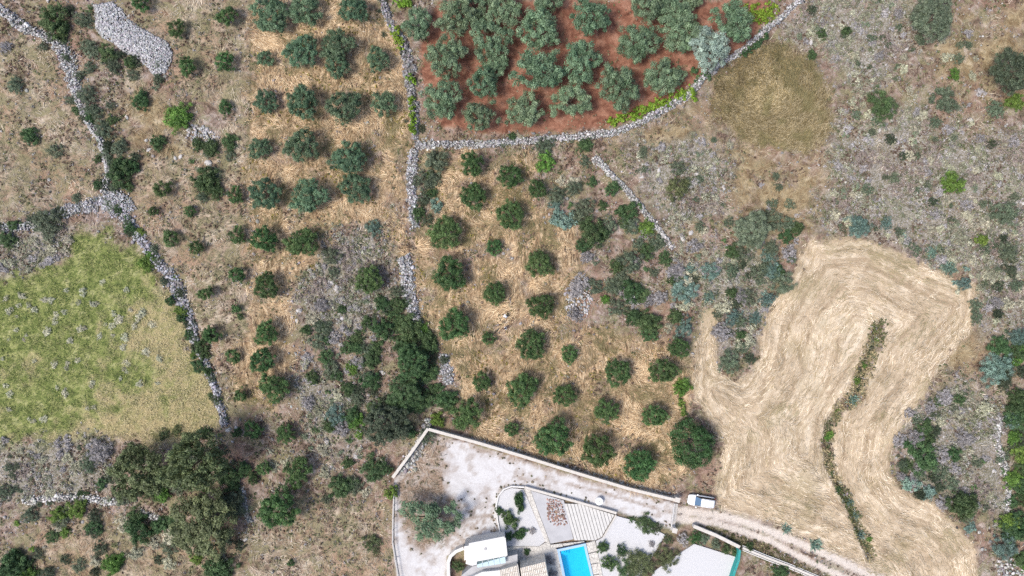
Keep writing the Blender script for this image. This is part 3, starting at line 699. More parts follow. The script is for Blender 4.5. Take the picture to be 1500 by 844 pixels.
LEFT_T = [(395,20,28),(447,13,27),(518,15,25),(440,73,27),(493,66,25),(493,94,22),(554,87,20),(388,85,13),(442,150,28),(388,148,19),(503,156,25),(561,151,22),(441,213,28),(379,217,18),(509,230,27),(520,275,25),(387,284,25),(450,287,27),(385,351,24),(440,355,25),(389,419,21),(391,488,20),(384,528,21),(401,567,24),(540,410,21),(418,637,17),(435,692,24),(411,744,31),(387,686,12)]
MK = [('the vine at the wall bend', (582,55)), ('the stone bank', (597,400)), ('the wall corner of the red grove', (608,208)), ('the large stone heap', (195,60)), ('the tall oak', (284,676)), ('the bright green tall shrub', (258,170))]
CL = lambda r: 's' if r < 16 else ('m' if r < 23 else 'l'); RK = {}
for k in 'sml': RK.update(ranked([(u, v) for u, v, r in LEFT_T if CL(r) == k], MK))
for u, v, r in LEFT_T:
    if (u, v) == (411,744): l, g = 'bushy olive tree beside the stone row, biggest of the dry slope by the oaks', None
    elif (u, v) == (540,410): l, g = 'dark round olive tree beside the free-standing stone bank', None
    elif (u, v) == (493,94): l, g = 'olive tree whose crown merges with its neighbour in the vine-wall orchard', None
    elif r < 16: l, g = 'small olive sapling in the dry grass orchard,' + RK[(u, v)], 'small olives of the dry grass orchard'
    elif r < 23: l, g = 'medium olive tree in the dry grass orchard,' + RK[(u, v)], 'medium olives of the dry grass orchard'
    else: l, g = 'full-crowned olive in the dry grass orchard,' + RK[(u, v)], 'full-crowned olives of the dry grass orchard'
    tree('young' if r < 16 else 'olive', 'olive_grey' if v < 320 else 'olive', u, v, r, 'olive_tree', l, group=g)
MID_T = [(692,240,21),(693,288,21),(747,259,20),(747,316,24),(787,278,16),(651,342,27),(724,363,13),(790,388,21),(658,401,26),(725,430,18),(665,477,27),(716,496,11),(706,560,17),(792,448,23),(778,505,25),(834,518,16),(905,546,24),(970,544,24),(995,510,17),(765,572,26),(827,580,18),(890,604,20),(958,610,21),(812,643,29),(876,661,27),(938,683,28),(750,629,12),(685,608,26)]
MK = [('the two people', (741,472)), ('the dark carob', (1015,652)), ('the boundary wall corner', (628,628)), ('the stone bank', (597,420)), ('the thin slanting wall', (868,230)), ('the parked car', (1028,735))]
CL = lambda r: 's' if r < 14 else ('m' if r < 22 else 'l'); RK = {}
for k in 'sml': RK.update(ranked([(u, v) for u, v, r in MID_T if CL(r) == k], MK))
for u, v, r in MID_T:
    if (u, v) == (716,496): l, g = 'small round olive bush closest to the two people in the straw', None
    elif (u, v) == (725,430): l, g = 'medium olive tree standing just behind the bending person', None
    elif (u, v) == (685,608): l, g = 'grey-green olive tree at the corner of the white boundary wall', None
    elif (u, v) == (938,683): l, g = 'large olive tree beside the boundary wall, next to the dark carob', None
    elif r < 14: l, g = 'small young olive bush in the straw,' + RK[(u, v)], 'small olives of the straw orchard'
    elif r < 22: l, g = 'medium round olive tree in the straw,' + RK[(u, v)], 'medium olives of the straw orchard'
    else: l, g = 'large dark olive tree in the straw,' + RK[(u, v)], 'large olives of the straw orchard'
    tree('young' if r < 14 else 'olive', 'olive', u, v, r, 'olive_tree', l, group=g)
SMALL_T = [(206,5,14),(331,23,17),(258,42,14),(273,97,15),(328,90,16),(328,156,12),(248,349,13),(286,363,12),(345,344,14),(276,309,10),(223,309,9),(346,403,13),(301,430,13),(345,453,8),(352,464,6),(310,491,14),(341,522,12),(352,580,12),(370,630,15),(342,285,13),(427,824,6),(236,276,15)]
MK = [('the large stone heap', (195,60)), ('the bright green tall shrub', (258,170)), ('the junction of the meadow walls', (160,295)), ('the tall oak', (284,676))]
CL = lambda r: 's' if r < 11 else 'm'; RK = {}
for k in 'sml': RK.update(ranked([(u, v) for u, v, r in SMALL_T if CL(r) == k], MK))
for u, v, r in SMALL_T:
    if (u, v) == (427,824): l, g = 'tiny lone sapling casting a shadow on the dry slope by the fence', None
    elif (u, v) in ((206,5), (258,42), (273,97)): l, g = 'young olive tree by the stone heap,' + RK[(u, v)], 'young olives beside the stone heap'
    elif r < 11: l, g = 'very small olive sapling in pale dry grass,' + RK[(u, v)], 'tiny saplings in the pale grass'
    else: l, g = 'young olive tree in pale dry grass,' + RK[(u, v)], 'young olives in the pale grass'
    tree('young', 'olive', u, v, r, 'olive_tree', l, group=g, hs=1.1)
tree('carob', 'carob', 1015, 652, 40, 'carob_tree', 'big dense dark round carob tree at the hay field edge', hs=.95)
tree('oak', 'oak', 286, 675, 46, 'oak_tree', 'tall olive-brown oak tree casting a black shadow over the meadow edge', hs=1.35, var=0)
tree('oak', 'oak', 204, 692, 43, 'oak_tree', 'broad khaki oak tree at the end of the low white wall', hs=.9, var=1)
tree('oak', 'oak', 300, 766, 54, 'wild_olive_tree', 'widest low olive-green tree beside the tall oak and the broken stone row', hs=.55, var=2)
tree('oak', 'grey', 1101, 337, 32, 'wild_olive_tree', 'feathery grey wild olive tree standing in rocky scrub near the hay field', hs=.6, var=1)
tree('oak', 'grey', 1368, 26, 35, 'wild_olive_tree', 'wide grey-green wild tree standing alone in the pale rock scrub', hs=.6, var=0)
tree('oak', 'dark_grey', 1487, 103, 34, 'wild_olive_tree', 'dark evergreen tree beside bare grey stones in the pale rock scrub', hs=.7, var=2)
tree('oak', 'dark_grey', 565, 622, 38, 'wild_olive_tree', 'big dark grey-green tree in the thicket near the boundary wall corner', hs=.7, var=2)
tree('oak', 'green', 603, 530, 29, 'mastic_tree', 'glossy green tree at the lower end of the stone bank', hs=.8, var=0)
tree('oak', 'green', 592, 577, 28, 'mastic_tree', 'dark olive-green tree in the middle of the thicket by the broken stones', hs=.7, var=1)

# ------------------------------------------------------------------ shrubs (u, v, radius, tone)
SH = [(77,30,27,'green'),(121,28,16,'grey'),(133,73,15,'grey'),(156,77,14,'green'),(190,90,11,'green'),(230,92,9,'grey'),(231,115,9,'grey'),(203,147,16,'green'),(258,170,23,'bright2'),(230,207,14,'green'),(126,140,16,'grey'),(150,190,15,'grey'),(173,217,14,'grey'),(174,253,22,'green'),(22,125,14,'grey'),(43,198,16,'green'),(80,220,12,'grey'),(308,216,15,'green'),(336,208,13,'green'),(302,262,22,'green'),(8,70,10,'dead'),(312,280,14,'green'),
 (640,240,21,'grey'),(620,265,17,'grey'),(628,256,7,'bright2'),(640,300,11,'blue'),(614,312,12,'green'),(622,290,10,'grey'),
 (798,214,16,'grey'),(799,238,14,'bright2'),(815,288,16,'grey'),(840,277,14,'grey'),(857,302,16,'grey'),(824,323,17,'blue'),(812,302,10,'blue'),(869,340,22,'green'),(848,316,14,'grey'),(857,214,14,'green'),(857,238,9,'grey'),(897,277,12,'green'),(923,309,17,'green'),(923,330,16,'grey'),(947,335,15,'bright2'),(959,354,15,'grey'),(992,278,18,'olive2'),(992,247,13,'grey'),(923,382,20,'grey'),(902,391,12,'green'),
 (899,420,16,'grey'),(908,408,15,'grey'),(925,429,22,'green'),(887,439,9,'bright2'),(906,449,14,'grey'),(938,434,14,'green'),(927,465,15,'green'),(951,472,20,'green'),(951,490,12,'green'),(850,414,14,'dead'),(842,425,14,'dead'),(842,461,12,'dead'),(870,420,14,'grey'),(1002,425,20,'blue2'),(1005,447,12,'sage'),(1002,480,16,'blue2'),(978,480,8,'sage'),(991,399,16,'dead'),(1040,398,15,'blue2'),(1085,470,12,'grey'),(1092,500,13,'sage'),(1070,530,18,'grey'),(1060,490,14,'dead'),(1060,450,13,'sage'),(1000,567,15,'bright2'),
 (486,374,17,'grey'),(488,400,10,'grey'),(547,334,14,'blue2'),(471,448,14,'dead'),(582,429,12,'grey'),(561,446,13,'green'),(475,483,14,'grey'),(464,502,13,'grey'),(561,483,20,'green'),(537,472,10,'green'),(601,483,23,'green'),(625,505,18,'green'),(592,508,19,'green'),(523,510,12,'green'),(536,516,14,'grey'),(485,542,15,'grey'),(458,553,12,'green'),(492,608,17,'blue2'),(523,617,13,'bright2'),(542,558,15,'green'),(618,586,20,'green'),(651,527,9,'grey'),(653,584,18,'green'),(641,615,13,'bright2'),(601,634,10,'green'),(618,556,9,'blue2'),
 (550,686,21,'green'),(499,711,22,'green'),(519,711,14,'grey'),(574,721,12,'bright2'),(544,798,15,'olive2'),(475,659,10,'sage'),
 (205,776,24,'green'),(114,744,16,'bright2'),(139,772,14,'green'),(147,660,22,'dead'),(130,682,14,'grey'),(165,825,18,'bright2'),(321,832,25,'green'),(17,832,26,'green'),(43,842,14,'bright2'),(7,722,14,'grey'),(336,700,20,'green'),(345,740,24,'grey'),(250,800,16,'grey'),(90,760,14,'grey'),(230,720,16,'oak2'),(372,700,10,'green'),
 (67,328,24,'grey'),(10,351,14,'green'),(213,388,14,'bright2'),(266,467,9,'green'),(293,508,12,'green'),(290,534,13,'green'),(304,492,9,'green'),(188,335,11,'green'),(277,490,9,'green'),(225,365,8,'grey'),(240,412,9,'grey'),(250,440,9,'green'),(262,455,8,'bright2'),(306,545,9,'green'),(318,585,9,'grey'),(300,520,8,'green'),(45,322,10,'grey'),(20,330,9,'green'),(110,290,8,'grey'),(165,240,10,'green'),(165,275,9,'grey'),(140,165,10,'grey'),(115,110,9,'grey'),(90,52,9,'green'),
 (1295,153,25,'green2'),(1385,147,22,'grey'),(1398,268,19,'bright2'),(1205,50,8,'green'),(1190,80,8,'green'),(1240,45,8,'green'),(1258,331,20,'blue2'),(1475,311,22,'grey'),(1478,368,18,'grey'),(1458,541,26,'blue2'),(1492,514,16,'green'),(1441,352,11,'bright2'),(1145,414,19,'grey'),(1132,398,16,'blue2'),(1140,326,16,'grey'),(1168,334,12,'green'),(1400,108,10,'bright2'),(1460,160,14,'grey'),(1490,150,14,'bright2'),(1110,400,14,'grey'),(1095,435,14,'grey'),(1125,440,12,'blue2'),(1085,370,16,'grey'),(1128,365,14,'grey'),
 (1352,669,24,'green'),(1332,709,13,'blue'),(1359,719,13,'blue'),(1409,739,26,'green'),(1419,772,9,'blue'),(1412,642,15,'dead'),(1382,582,13,'dead'),(1489,615,20,'green'),(1489,582,16,'green'),(1486,640,12,'bright2'),(1492,662,14,'bright2'),(1492,712,16,'green'),(1486,770,24,'green'),(1469,799,22,'blue2'),(1142,838,14,'green'),(1340,640,14,'dead'),(1375,690,14,'grey'),(1396,665,12,'green'),(1440,600,12,'sage'),(1320,680,10,'grey'),(1098,802,8,'green'),
 (946,768,15,'green'),(962,775,11,'dark2'),(925,762,8,'green')]
TONE = {'green': ('shrub','green','green'), 'grey': ('fine','grey','grey-green'), 'dead': ('fine','dead','bare grey twiggy'), 'bright2': ('shrub','bright','bright green'), 'blue': ('cushion','blue','blue-green'), 'blue2': ('fine','blue','bluish'), 'sage': ('cushion','sage','pale sage'), 'olive2': ('fine','oak','khaki'), 'green2': ('fine','green','dark green'), 'oak2': ('fine','oak','khaki'), 'dark2': ('fine','dark_grey','dark grey-green')}
LM = [('the stone heap', HEAP), ('the winding wall', [p[:2] for p in W_A]), ('the tumbled meadow wall', [p[:2] for p in W_A2]), ('the spilled stone bank', [p[:2] for p in W_A3]), ('the vine-covered wall', [p[:2] for p in W_C]), ('the long curving stone wall', [p[:2] for p in W_D]), ('the short wall', [p[:2] for p in W_E]), ('the free-standing stone bank', [p[:2] for p in W_F]), ('the broken stone row', [p[:2] for p in W_F2]), ('the slanting wall', [p[:2] for p in W_G]), ('the narrow wall', [p[:2] for p in W_R]), ('the low white wall', [p[:2] for p in W_L]), ('the tall oaks', [(284,676),(202,692),(300,770)]), ('the villa boundary wall', [(575,700),(628,628),(700,648)]), ('the straw orchard', [(850,330),(850,400),(840,470),(880,480),(960,500)]), ('the hay field', HAY + HAY[:1]), ('the threshing ground', GOLD + GOLD[:1]), ('the dry grass orchard', [(455,400),(425,440),(430,500),(400,600)]), ('the dirt track', TRACK), ('the driveway olive', [(632,762),(600,780)]), ('the pale rock scrub', [(1300,30),(1380,120),(1400,220),(1480,330)]), ('the tawny hillside grass', [(0,120),(40,200),(60,260)]), ('the stony slope', [(480,440),(520,540),(500,640),(480,720)]), ('the bushy olive', [(411,744),(411,744)])]
def landmark(u, v):
    return min(LM, key=lambda l: float(pdist(l[1], np.array([u]), np.array([v]))[0]))[0]
todo = []
for u, v, r, tn in SH:
    sz = 'small' if r < 11 else ('medium' if r < 17 else ('large' if r < 22 else 'very large'))
    todo.append((u, v, r, tn, f'{sz} {TONE[tn][2]} shrub near {landmark(u, v)}'))
cn = {}
for t in todo: cn[t[4]] = cn.get(t[4], 0) + 1
def landmark2(u, v):
    d = sorted(LM, key=lambda l: float(pdist(l[1], np.array([u]), np.array([v]))[0])); return d[0][0], d[1][0]
todo = [t if cn[t[4]] == 1 else t[:4] + (t[4].split(' near ')[0] + ' between %s and %s' % landmark2(t[0], t[1]),) for t in todo]
cn = {}
for t in todo: cn[t[4]] = cn.get(t[4], 0) + 1
for u, v, r, tn, l in todo:
    k, m, _ = TONE[tn]
    shrub(k, m, u, v, r, 'shrub', l, group=(l.split(' ', 1)[1] + 's') if cn[l] > 1 else None, hs=(.55 if 900 < u < 980 and v > 750 else (1.0 if r > 12 else 1.2)))
# pale cushion shrubs of the rock scrub, the larger ones one by one
rs = np.random.default_rng(77)
SCRUBS = [([(1175,30),(1330,10),(1450,60),(1440,210),(1500,250),(1500,480),(1440,470),(1430,405),(1330,365),(1270,340),(1210,330),(1220,240),(1235,140)], 120, 'cushion shrub in the rock scrub around the wide wild tree', 'pale cushions of the rock scrub', ['sage','sage','dead','sage','grey']),
          ([(900,230),(1060,190),(1130,230),(1190,330),(1150,400),(1060,440),(1000,390),(960,320)], 46, 'cushion shrub in scrub along the thin slanting wall', 'pale cushions by the slanting wall', ['sage','dead','grey']),
          ([(0,345),(60,350),(105,345),(90,385),(40,402),(0,415)], 26, 'cushion shrub between the stone bank and the meadow', 'pale cushions above the meadow', ['sage','sage','dead']),
          ([(0,430),(200,400),(250,470),(240,560),(100,620),(0,620)], 70, 'tuft standing in the green meadow', 'sage tufts in the meadow', ['sage_pale','sage_pale','sage_pale','sage']),
          ([(0,640),(130,640),(140,720),(0,730)], 26, 'cushion shrub between meadow and low white wall', 'pale cushions above the white wall', ['sage','dead','grey']),
          ([(1320,620),(1380,570),(1460,600),(1460,740),(1400,720),(1330,650)], 26, 'cushion shrub between the hay field and the narrow wall', 'pale cushions beyond the hay field', ['dead','sage','grey']),
          ([(450,380),(520,360),(580,420),(530,480),(520,560),(460,620),(440,540)], 20, 'cushion shrub on the slope by the dry grass orchard', 'pale cushions on the pink slope', ['sage','dead','dead'])]
def cushion_label(l, tn, r, g):
    w = {'sage_pale': 'whitish', 'sage': 'pale sage', 'dead': 'ashen twiggy', 'grey': 'grey-green', 'blue': 'blue-green'}[tn]
    z = ('tiny' if r < 4 else 'small') if r < 5.5 else ('medium' if r < 7.2 else 'large')
    return f'{z} {w} {l}'
for poly, n, l, g, tones in SCRUBS:
    for (u, v) in in_poly_pts(poly, n, rs):
        r = rs.uniform(4, 9)
        if g.startswith('sage tufts'): r *= .8
        tn = tones[rs.integers(len(tones))]
        shrub('cushion' if tn != 'grey' else 'fine', {'sage': 'sage', 'dead': 'dead', 'grey': 'grey', 'blue': 'blue', 'sage_pale': 'sage_pale'}[tn], u, v, r, 'cushion_shrub', cushion_label(l, tn, r, g), group=g, stem=False)
# thickets: bushes standing crown to crown
BUSH = []
def thicket(poly, n, place, tones, rr, seed, gap=.8):
    rng = np.random.default_rng(seed); pts = []
    for (u, v) in in_poly_pts(poly, n*6, rng):
        r = rng.uniform(*rr)
        if all(math.hypot(u-a, v-b) > gap*(r+c)*.8 for a, b, c in pts): pts.append((u, v, r))
        if len(pts) >= n: break
    for u, v, r in pts: BUSH.append((u, v, r, tones[rng.integers(len(tones))], place))
def plant_bushes():
    BUSH.sort(key=lambda b: -b[2])
    for u, v, r, tn, place in BUSH[:300]:
        k, m, w = TONE[tn]
        l = f"{'small' if r < 9 else ('medium' if r < 12.5 else 'large')} {w} bush crowded into {place}"
        shrub(k, m, u, v, r, 'bush', l, 'bush', f'{w} bushes of {place}', stem=r > 9)
TONE['dark'] = ('fine','dark_grey','dark grey-green')
G1 = ['green','dark','grey','green','dark','dead','bright2']
thicket([(530,440),(600,440),(640,500),(660,600),(625,640),(540,645),(490,600),(520,520)], 34, 'the thicket at the foot of the stone bank', ['green','dark','green','dark','grey','bright2'], (7,15), 1, .7)
thicket([(800,255),(870,265),(960,345),(1010,400),(1005,500),(940,505),(870,450),(850,350)], 40, 'the thicket beside the slanting wall', ['green','grey','dark','grey','dead','sage'], (7,14), 2)
thicket([(1020,320),(1150,305),(1180,350),(1130,430),(1100,530),(1060,545),(1040,440),(1000,400)], 44, 'the shrub belt beside the hay field', ['grey','dark','blue2','grey','dead','sage','green'], (6,14), 3)
thicket([(1452,500),(1505,480),(1505,840),(1480,840),(1470,780),(1482,700),(1474,600)], 26, 'the dark thicket beyond the narrow wall', ['green','dark','green','blue2','bright2'], (9,17), 4, .7)
thicket([(150,640),(240,630),(345,620),(375,700),(370,830),(180,830),(150,740)], 46, 'the thicket under the oaks', ['dark','green','oak2','dark','grey','bright2','sage'], (7,15), 5, .75)
thicket([(1310,640),(1360,610),(1400,690),(1435,775),(1400,762),(1318,706)], 20, 'the scrub tongue in the hay field', ['green','dark','grey','blue2','dead'], (7,14), 6, .75)
thicket([(1205,325),(1300,345),(1440,395),(1490,300),(1500,450),(1440,480),(1300,300)], 30, 'the scrub rimming the hay field', ['grey','sage','blue2','dead','dark'], (5,12), 7)
thicket([(270,185),(345,190),(345,290),(280,290)], 9, 'the stony patch by the tall shrub', ['green','grey'], (6,12), 8)
thicket([(70,5),(135,10),(160,60),(230,110),(225,160),(170,120),(110,90)], 14, 'the shrubbery round the stone heap', ['green','grey','dark'], (6,13), 9)
thicket([(0,740),(160,745),(170,844),(0,844)], 22, 'the slope below the low white wall', ['grey','green','sage','bright2','dark'], (6,14), 10)
thicket([(150,130),(200,230),(180,290),(160,240),(130,160)], 12, 'the hedge along the winding wall', ['grey','dark','green'], (7,13), 11, .7)
thicket([(440,430),(520,430),(530,620),(450,640)], 22, 'the stony slope by the orchard', ['grey','dead','sage','green'], (5,12), 12)
thicket([(380,600),(560,640),(560,720),(480,740),(390,720)], 18, 'the rough ground near the bushy olive', ['green','grey','sage','bright2'], (5,12), 13)
thicket([(620,222),(645,225),(640,300),(625,335),(612,300)], 8, 'the shrubs against the short wall', ['grey','dark','green'], (6,11), 14, .7)
thicket([(465,470),(560,460),(570,640),(480,650)], 26, 'the mixed scrub left of the dark thicket'.replace(' left of', ' bordering'), ['dark','green','grey','dead','dark'], (6,13), 21)
thicket(SAGE[1], 60, 'the rock scrub above the hay field', ['grey','sage','dead','dark','grey'], (4.5,10), 22)
thicket(SAGE[0], 22, 'the stony scrub by the wide wild tree', ['grey','sage','dead','dark'], (4.5,9), 23)
thicket(SAGE[2], 18, 'the pink scrub by the slanting wall', ['grey','sage','dead'], (4,8), 24)
thicket(SAGE[4], 24, 'the scrub beside the narrow wall', ['grey','dead','dark','green'], (5,11), 25)
plant_bushes()
def small_bushes():
    C, Rr, T = [], [], []; rng = np.random.default_rng(55)
    tone_c = {'green': (.08,.14,.055), 'dark': (.085,.11,.068), 'grey': (.165,.205,.135), 'dead': (.33,.315,.32), 'sage': (.45,.45,.34), 'bright2': (.15,.25,.05), 'blue2': (.19,.28,.235), 'oak2': (.17,.185,.09)}
    for u, v, r, tn, _ in BUSH[300:]:
        x, y = at(u, v, .3); R_ = r*K
        for k in range(9):
            a = rng.uniform(0, 6.28); d = R_*rng.uniform(.1, .75)
            C.append((x + d*math.cos(a), y + d*math.sin(a), gz(x, y) + R_*rng.uniform(.2, .5))); Rr.append(R_*rng.uniform(.25, .42)); T.append(tone_c[tn])
    V, F, col = leaves(np.array(C), np.array(Rr), 40, .17, rng, .5, .45)
    return tag(struct(link('small_bushes', big('small_bushes', V, F, {'Col': np.repeat(np.array(T), 160, 0)*col[:, :1]}), M['scrub']), 'stuff'), 'little bushes filling the gaps of the scrub and thickets', 'bushes')
small_bushes()
def alongwall(line, n, w, place, tones, rr, seed):
    L = resample([p[:2] for p in line], 1.0); rng = np.random.default_rng(seed)
    for i in rng.integers(0, len(L), n):
        u, v = L[i] + rng.normal(0, w, 2); r = rng.uniform(*rr); tn = tones[rng.integers(len(tones))]; k, m, wd = TONE[tn]
        shrub(k, m, u, v, r, 'wall_bush', f"{'small' if r < 7.5 else 'medium'} {wd} bush growing on {place}", 'bush', f'{wd} bushes on {place}', stem=False)
alongwall(W_A2, 34, 5, 'the tumbled meadow wall', ['green','dark','grey','bright2'], (5,9), 31)
alongwall(W_A, 16, 6, 'the winding pale wall', ['grey','dark','green'], (5,10), 32)
alongwall(W_A3, 9, 6, 'the spilled stone bank', ['grey','dark','sage'], (5,10), 33)
alongwall(W_D[2:], 14, 6, 'the long curving wall', ['grey','green','sage'], (3.5,7), 34)
alongwall(W_C, 10, 6, 'the dark old wall', ['dark','grey'], (4,8), 35)
alongwall(W_R, 6, 5, 'the narrow pale wall', ['dark','grey'], (4,8), 36)
alongwall(W_L, 5, 6, 'the low white wall', ['grey','green'], (4,8), 37)
alongwall(DITCH, 12, 4, 'the hay field ditch', ['green','bright2','dark'], (4,7), 38)
# blue-green spurges and rosettes at the hay field ditch and track
for (u, v, r, l) in [(1253,587,11,'bushy blue-green spurge clump on the hay field ditch'), (1153,774,8,'blue-green spurge between hay field and dirt track, on bare straw'), (1195,798,10,'pale blue-green spurge beside the dirt track ruts'), (1257,756,8,'blue-green spurge at the lower bend of the ditch'), (1262,784,9,'pale spurge where the ditch nears the dirt track'), (1247,736,8,'small dark spurge midway along the lower ditch')]:
    shrub('rosette', 'blue', u, v, r, 'spurge', l, 'plant', stem=False)

# ------------------------------------------------------------------ vines
def vine(line, w, n, label, mat='lime', hm=.55):
    L = resample(line, 1.0); i = RNG.integers(0, len(L), n)
    q = L[i] + RNG.normal(0, w*.42, (n, 2)); x = (q[:, 0]-CX)*K*.992; y = -(q[:, 1]-CY)*K*.992
    c = np.array([x.mean(), y.mean()]); z0 = gz(*c)
    cc = np.stack([x - c[0], y - c[1], hgt(x, y) - z0 + RNG.uniform(.15, hm, n)], 1)
    V, F, col = leaves(cc, RNG.uniform(.16, .38, n), 26, .26, RNG, .6, .6)
    o = link('leafy_vine', big('leafy_vine', V, F, {'Col': col}), M[mat]); o.location = (c[0], c[1], z0)
    return tag(o, label, 'vine')
vine([(574,40),(582,55),(587,70)], 7, 46, 'lime-green vine patch at the bend of the dark old wall', hm=1.1)
vine([(600,0),(590,6),(578,2)], 8, 40, 'lime-green vine at the very end of the dark old wall', hm=1.0)
vine([(601,113),(604,118)], 6, 18, 'small lime-green vine tuft in the middle of the dark wall', hm=1.1)
vine([(602,142),(604,165),(606,194)], 5, 60, 'long narrow lime-green vine along the dark old wall', hm=1.1)
vine([(892,178),(925,170),(955,158),(985,142),(1005,134)], 10, 170, 'broad lime-green vine belt along the curving wall under the olives')
vine([(1012,132),(1020,148)], 4, 18, 'lime-green vine spilling over the curving wall towards the threshing ground', hm=1.0)
vine([(1100,8),(1115,25),(1135,8)], 13, 110, 'lime-green vine mass at the far end of the red soil')
vine([(1016,104),(1040,112),(1020,120)], 7, 34, 'dull green vine patch under the palest olive', 'green')
vine([(1088,80),(1105,68),(1125,50)], 6, 50, 'dark green vine covering the stone wall by the threshing ground', 'green', 1.0)
vine([(997,560),(1000,590),(1003,610)], 6, 46, 'bright green creeper strip above the dark carob tree', 'bright')

# ------------------------------------------------------------------ ground cover (nobody could count it)
def scatter(n, wfun, seed, bb=((-40, -30), (1540, 874))):
    rng = np.random.default_rng(seed); U = []; 
    while sum(map(len, U)) < n:
        q = rng.uniform(*bb, (n, 2)); z = zones(q[:, 0], q[:, 1])
        U.append(q[rng.uniform(0, 1, n) < wfun(z, q)])
        if len(U) > 14: break
    q = np.concatenate(U)[:n]; return q, rng
def wx(q): return (q[:, 0]-CX)*K, -(q[:, 1]-CY)*K
def blades(name, q, rng, ang, ln, wd, tilt, cols, z0=(.02,.12), tone=None):
    n = len(q); x, y = wx(q); h = hgt(x, y) + rng.uniform(*z0, n)
    L = rng.uniform(*ln, n); Wd = rng.uniform(*wd, n); t = rng.uniform(*tilt, n)
    d = np.stack([np.cos(ang)*np.cos(t), np.sin(ang)*np.cos(t), np.sin(t)], 1); s = np.stack([-np.sin(ang), np.cos(ang), 0*ang], 1)
    p = np.stack([x, y, h], 1)
    V = np.stack([p - d*L[:, None]*.5*0 - s*Wd[:, None]*.5, p + s*Wd[:, None]*.5, p + d*L[:, None] + s*Wd[:, None]*.25, p + d*L[:, None] - s*Wd[:, None]*.25], 1).reshape(-1, 3)
    cols = np.array(cols); c = cols[rng.integers(0, len(cols), n)]*rng.uniform(.75, 1.25, (n, 1))
    if tone is not None: c = c*tone[0][:, None]; c = c*(1 - tone[1][:, None]) + np.array(tone[2])*rng.uniform(.7, 1.3, (n, 1))*tone[1][:, None]
    return struct(link(name, big(name, V, np.arange(4*n).reshape(-1, 4), {'Col': np.repeat(c, 4, 0)}), M['straw']), 'stuff')
STRAWC = [(.62,.475,.30),(.52,.38,.225),(.38,.26,.15),(.68,.55,.375),(.28,.18,.10)]
def tone(q, f, seed, lo, hi, alt, a0=.52, a1=.66, amt=.85):
    return (lo + (hi-lo)*sm(fbm(q[:, 0]*f, q[:, 1]*f, seed, 4), .33, .67), amt*sm(fbm(q[:, 0]*f*.7, q[:, 1]*f*.7, seed+5, 4), a0, a1), alt)
q, rg = scatter(56000, lambda z, q: z['straw']*(1 - z['red'])*(.25 + .75*sm(fbm(q[:, 0]*.05, q[:, 1]*.05, 301, 4), .38, .6)), 1, ((325, -30), (1030, 740)))
a = fbm(q[:, 0]*.018, q[:, 1]*.018, 91, 3)*6.28*2.2 + rg.normal(0, .35, len(q))
tag(blades('straw_litter', q, rg, a, (.35, 1.15), (.025, .065), (.0, .25), STRAWC, tone=tone(q, .05, 301, .5, 1.2, (.14,.13,.055), .52, .66)), 'flattened tan straw swirled between the olive trees', 'straw')
q, rg = scatter(17000, lambda z, q: z['hay']*(.3 + .7*sm(fbm(z['edge']*.11 + 9*fbm(q[:, 0]*.012, q[:, 1]*.012, 8), q[:, 1]*.006, 311, 3), .4, .6)), 2, ((1000, 335), (1450, 874)))
e = 2.0; gx = sdf(HAY, q[:, 0]+e, q[:, 1]) - sdf(HAY, q[:, 0]-e, q[:, 1]); gy = sdf(HAY, q[:, 0], q[:, 1]+e) - sdf(HAY, q[:, 0], q[:, 1]-e)
a = np.arctan2(gx, gy) + rg.normal(0, .3, len(q)) + np.where(rg.uniform(0, 1, len(q)) < .18, rg.uniform(0, 3.1, len(q)), 0)
tag(blades('mown_hay', q, rg, a, (.3, 1.1), (.03, .075), (.0, .15), [(.64,.54,.40),(.54,.44,.31),(.72,.63,.50),(.43,.335,.225),(.33,.265,.15)], tone=tone(q, .04, 321, .72, 1.18, (.27,.235,.12), .56, .72, .7)), 'mown pale hay stubble lying in curved swaths on the field', 'hay')
q, rg = scatter(17000, lambda z, q: z['gold'], 3, ((1020, 50), (1235, 240)))
a = np.arctan2(-(q[:, 1]-140), q[:, 0]-1125) + 1.57 + rg.normal(0, .8, len(q))
tag(blades('tall_dry_grass', q, rg, a, (.3, .8), (.03, .075), (.2, 1.1), [(.44,.36,.21),(.32,.25,.13),(.19,.15,.07),(.52,.44,.28)], tone=((.70 + .5*(1 - sm(np.hypot(q[:, 0]-1125, q[:, 1]-125) + 30*(fbm(q[:, 0]*.06, q[:, 1]*.06, 6)-.5), 18, 48)) + .35*(fbm(q[:, 0]*.07, q[:, 1]*.07, 66)-.5)), .7*sm(fbm(q[:, 0]*.05, q[:, 1]*.05, 67, 4), .50, .66), (.17,.155,.07))), 'tall golden dry grass covering the round threshing ground', 'grass')
q, rg = scatter(30000, lambda z, q: z['mead']*(.35 + .65*sm(fbm(q[:, 0]*.08, q[:, 1]*.08, 17, 3), .38, .6)), 4, ((-40, 320), (350, 670)))
pal = sm(fbm(q[:, 0]*.02, q[:, 1]*.02, 15, 3), .45, .62)
a = rg.uniform(0, 6.28, len(q))
tag(blades('meadow_grass', q, rg, a, (.18, .5), (.03, .09), (.3, 1.2), [(.14,.19,.055),(.22,.255,.08),(.31,.32,.13),(.10,.145,.045)], tone=(.65 + .75*fbm(q[:, 0]*.06, q[:, 1]*.06, 16, 4), np.clip(.9*sm(fbm(q[:, 0]*.02, q[:, 1]*.02, 15, 4) + .0016*(q[:, 0]-170) + .0014*(q[:, 1]-520) + .5*(fbm(q[:, 0]*.11, q[:, 1]*.11, 18, 3) - .5), .38, .70), 0, 1), (.52,.45,.27))), 'yellow-green grass and weeds covering the walled meadow', 'grass')
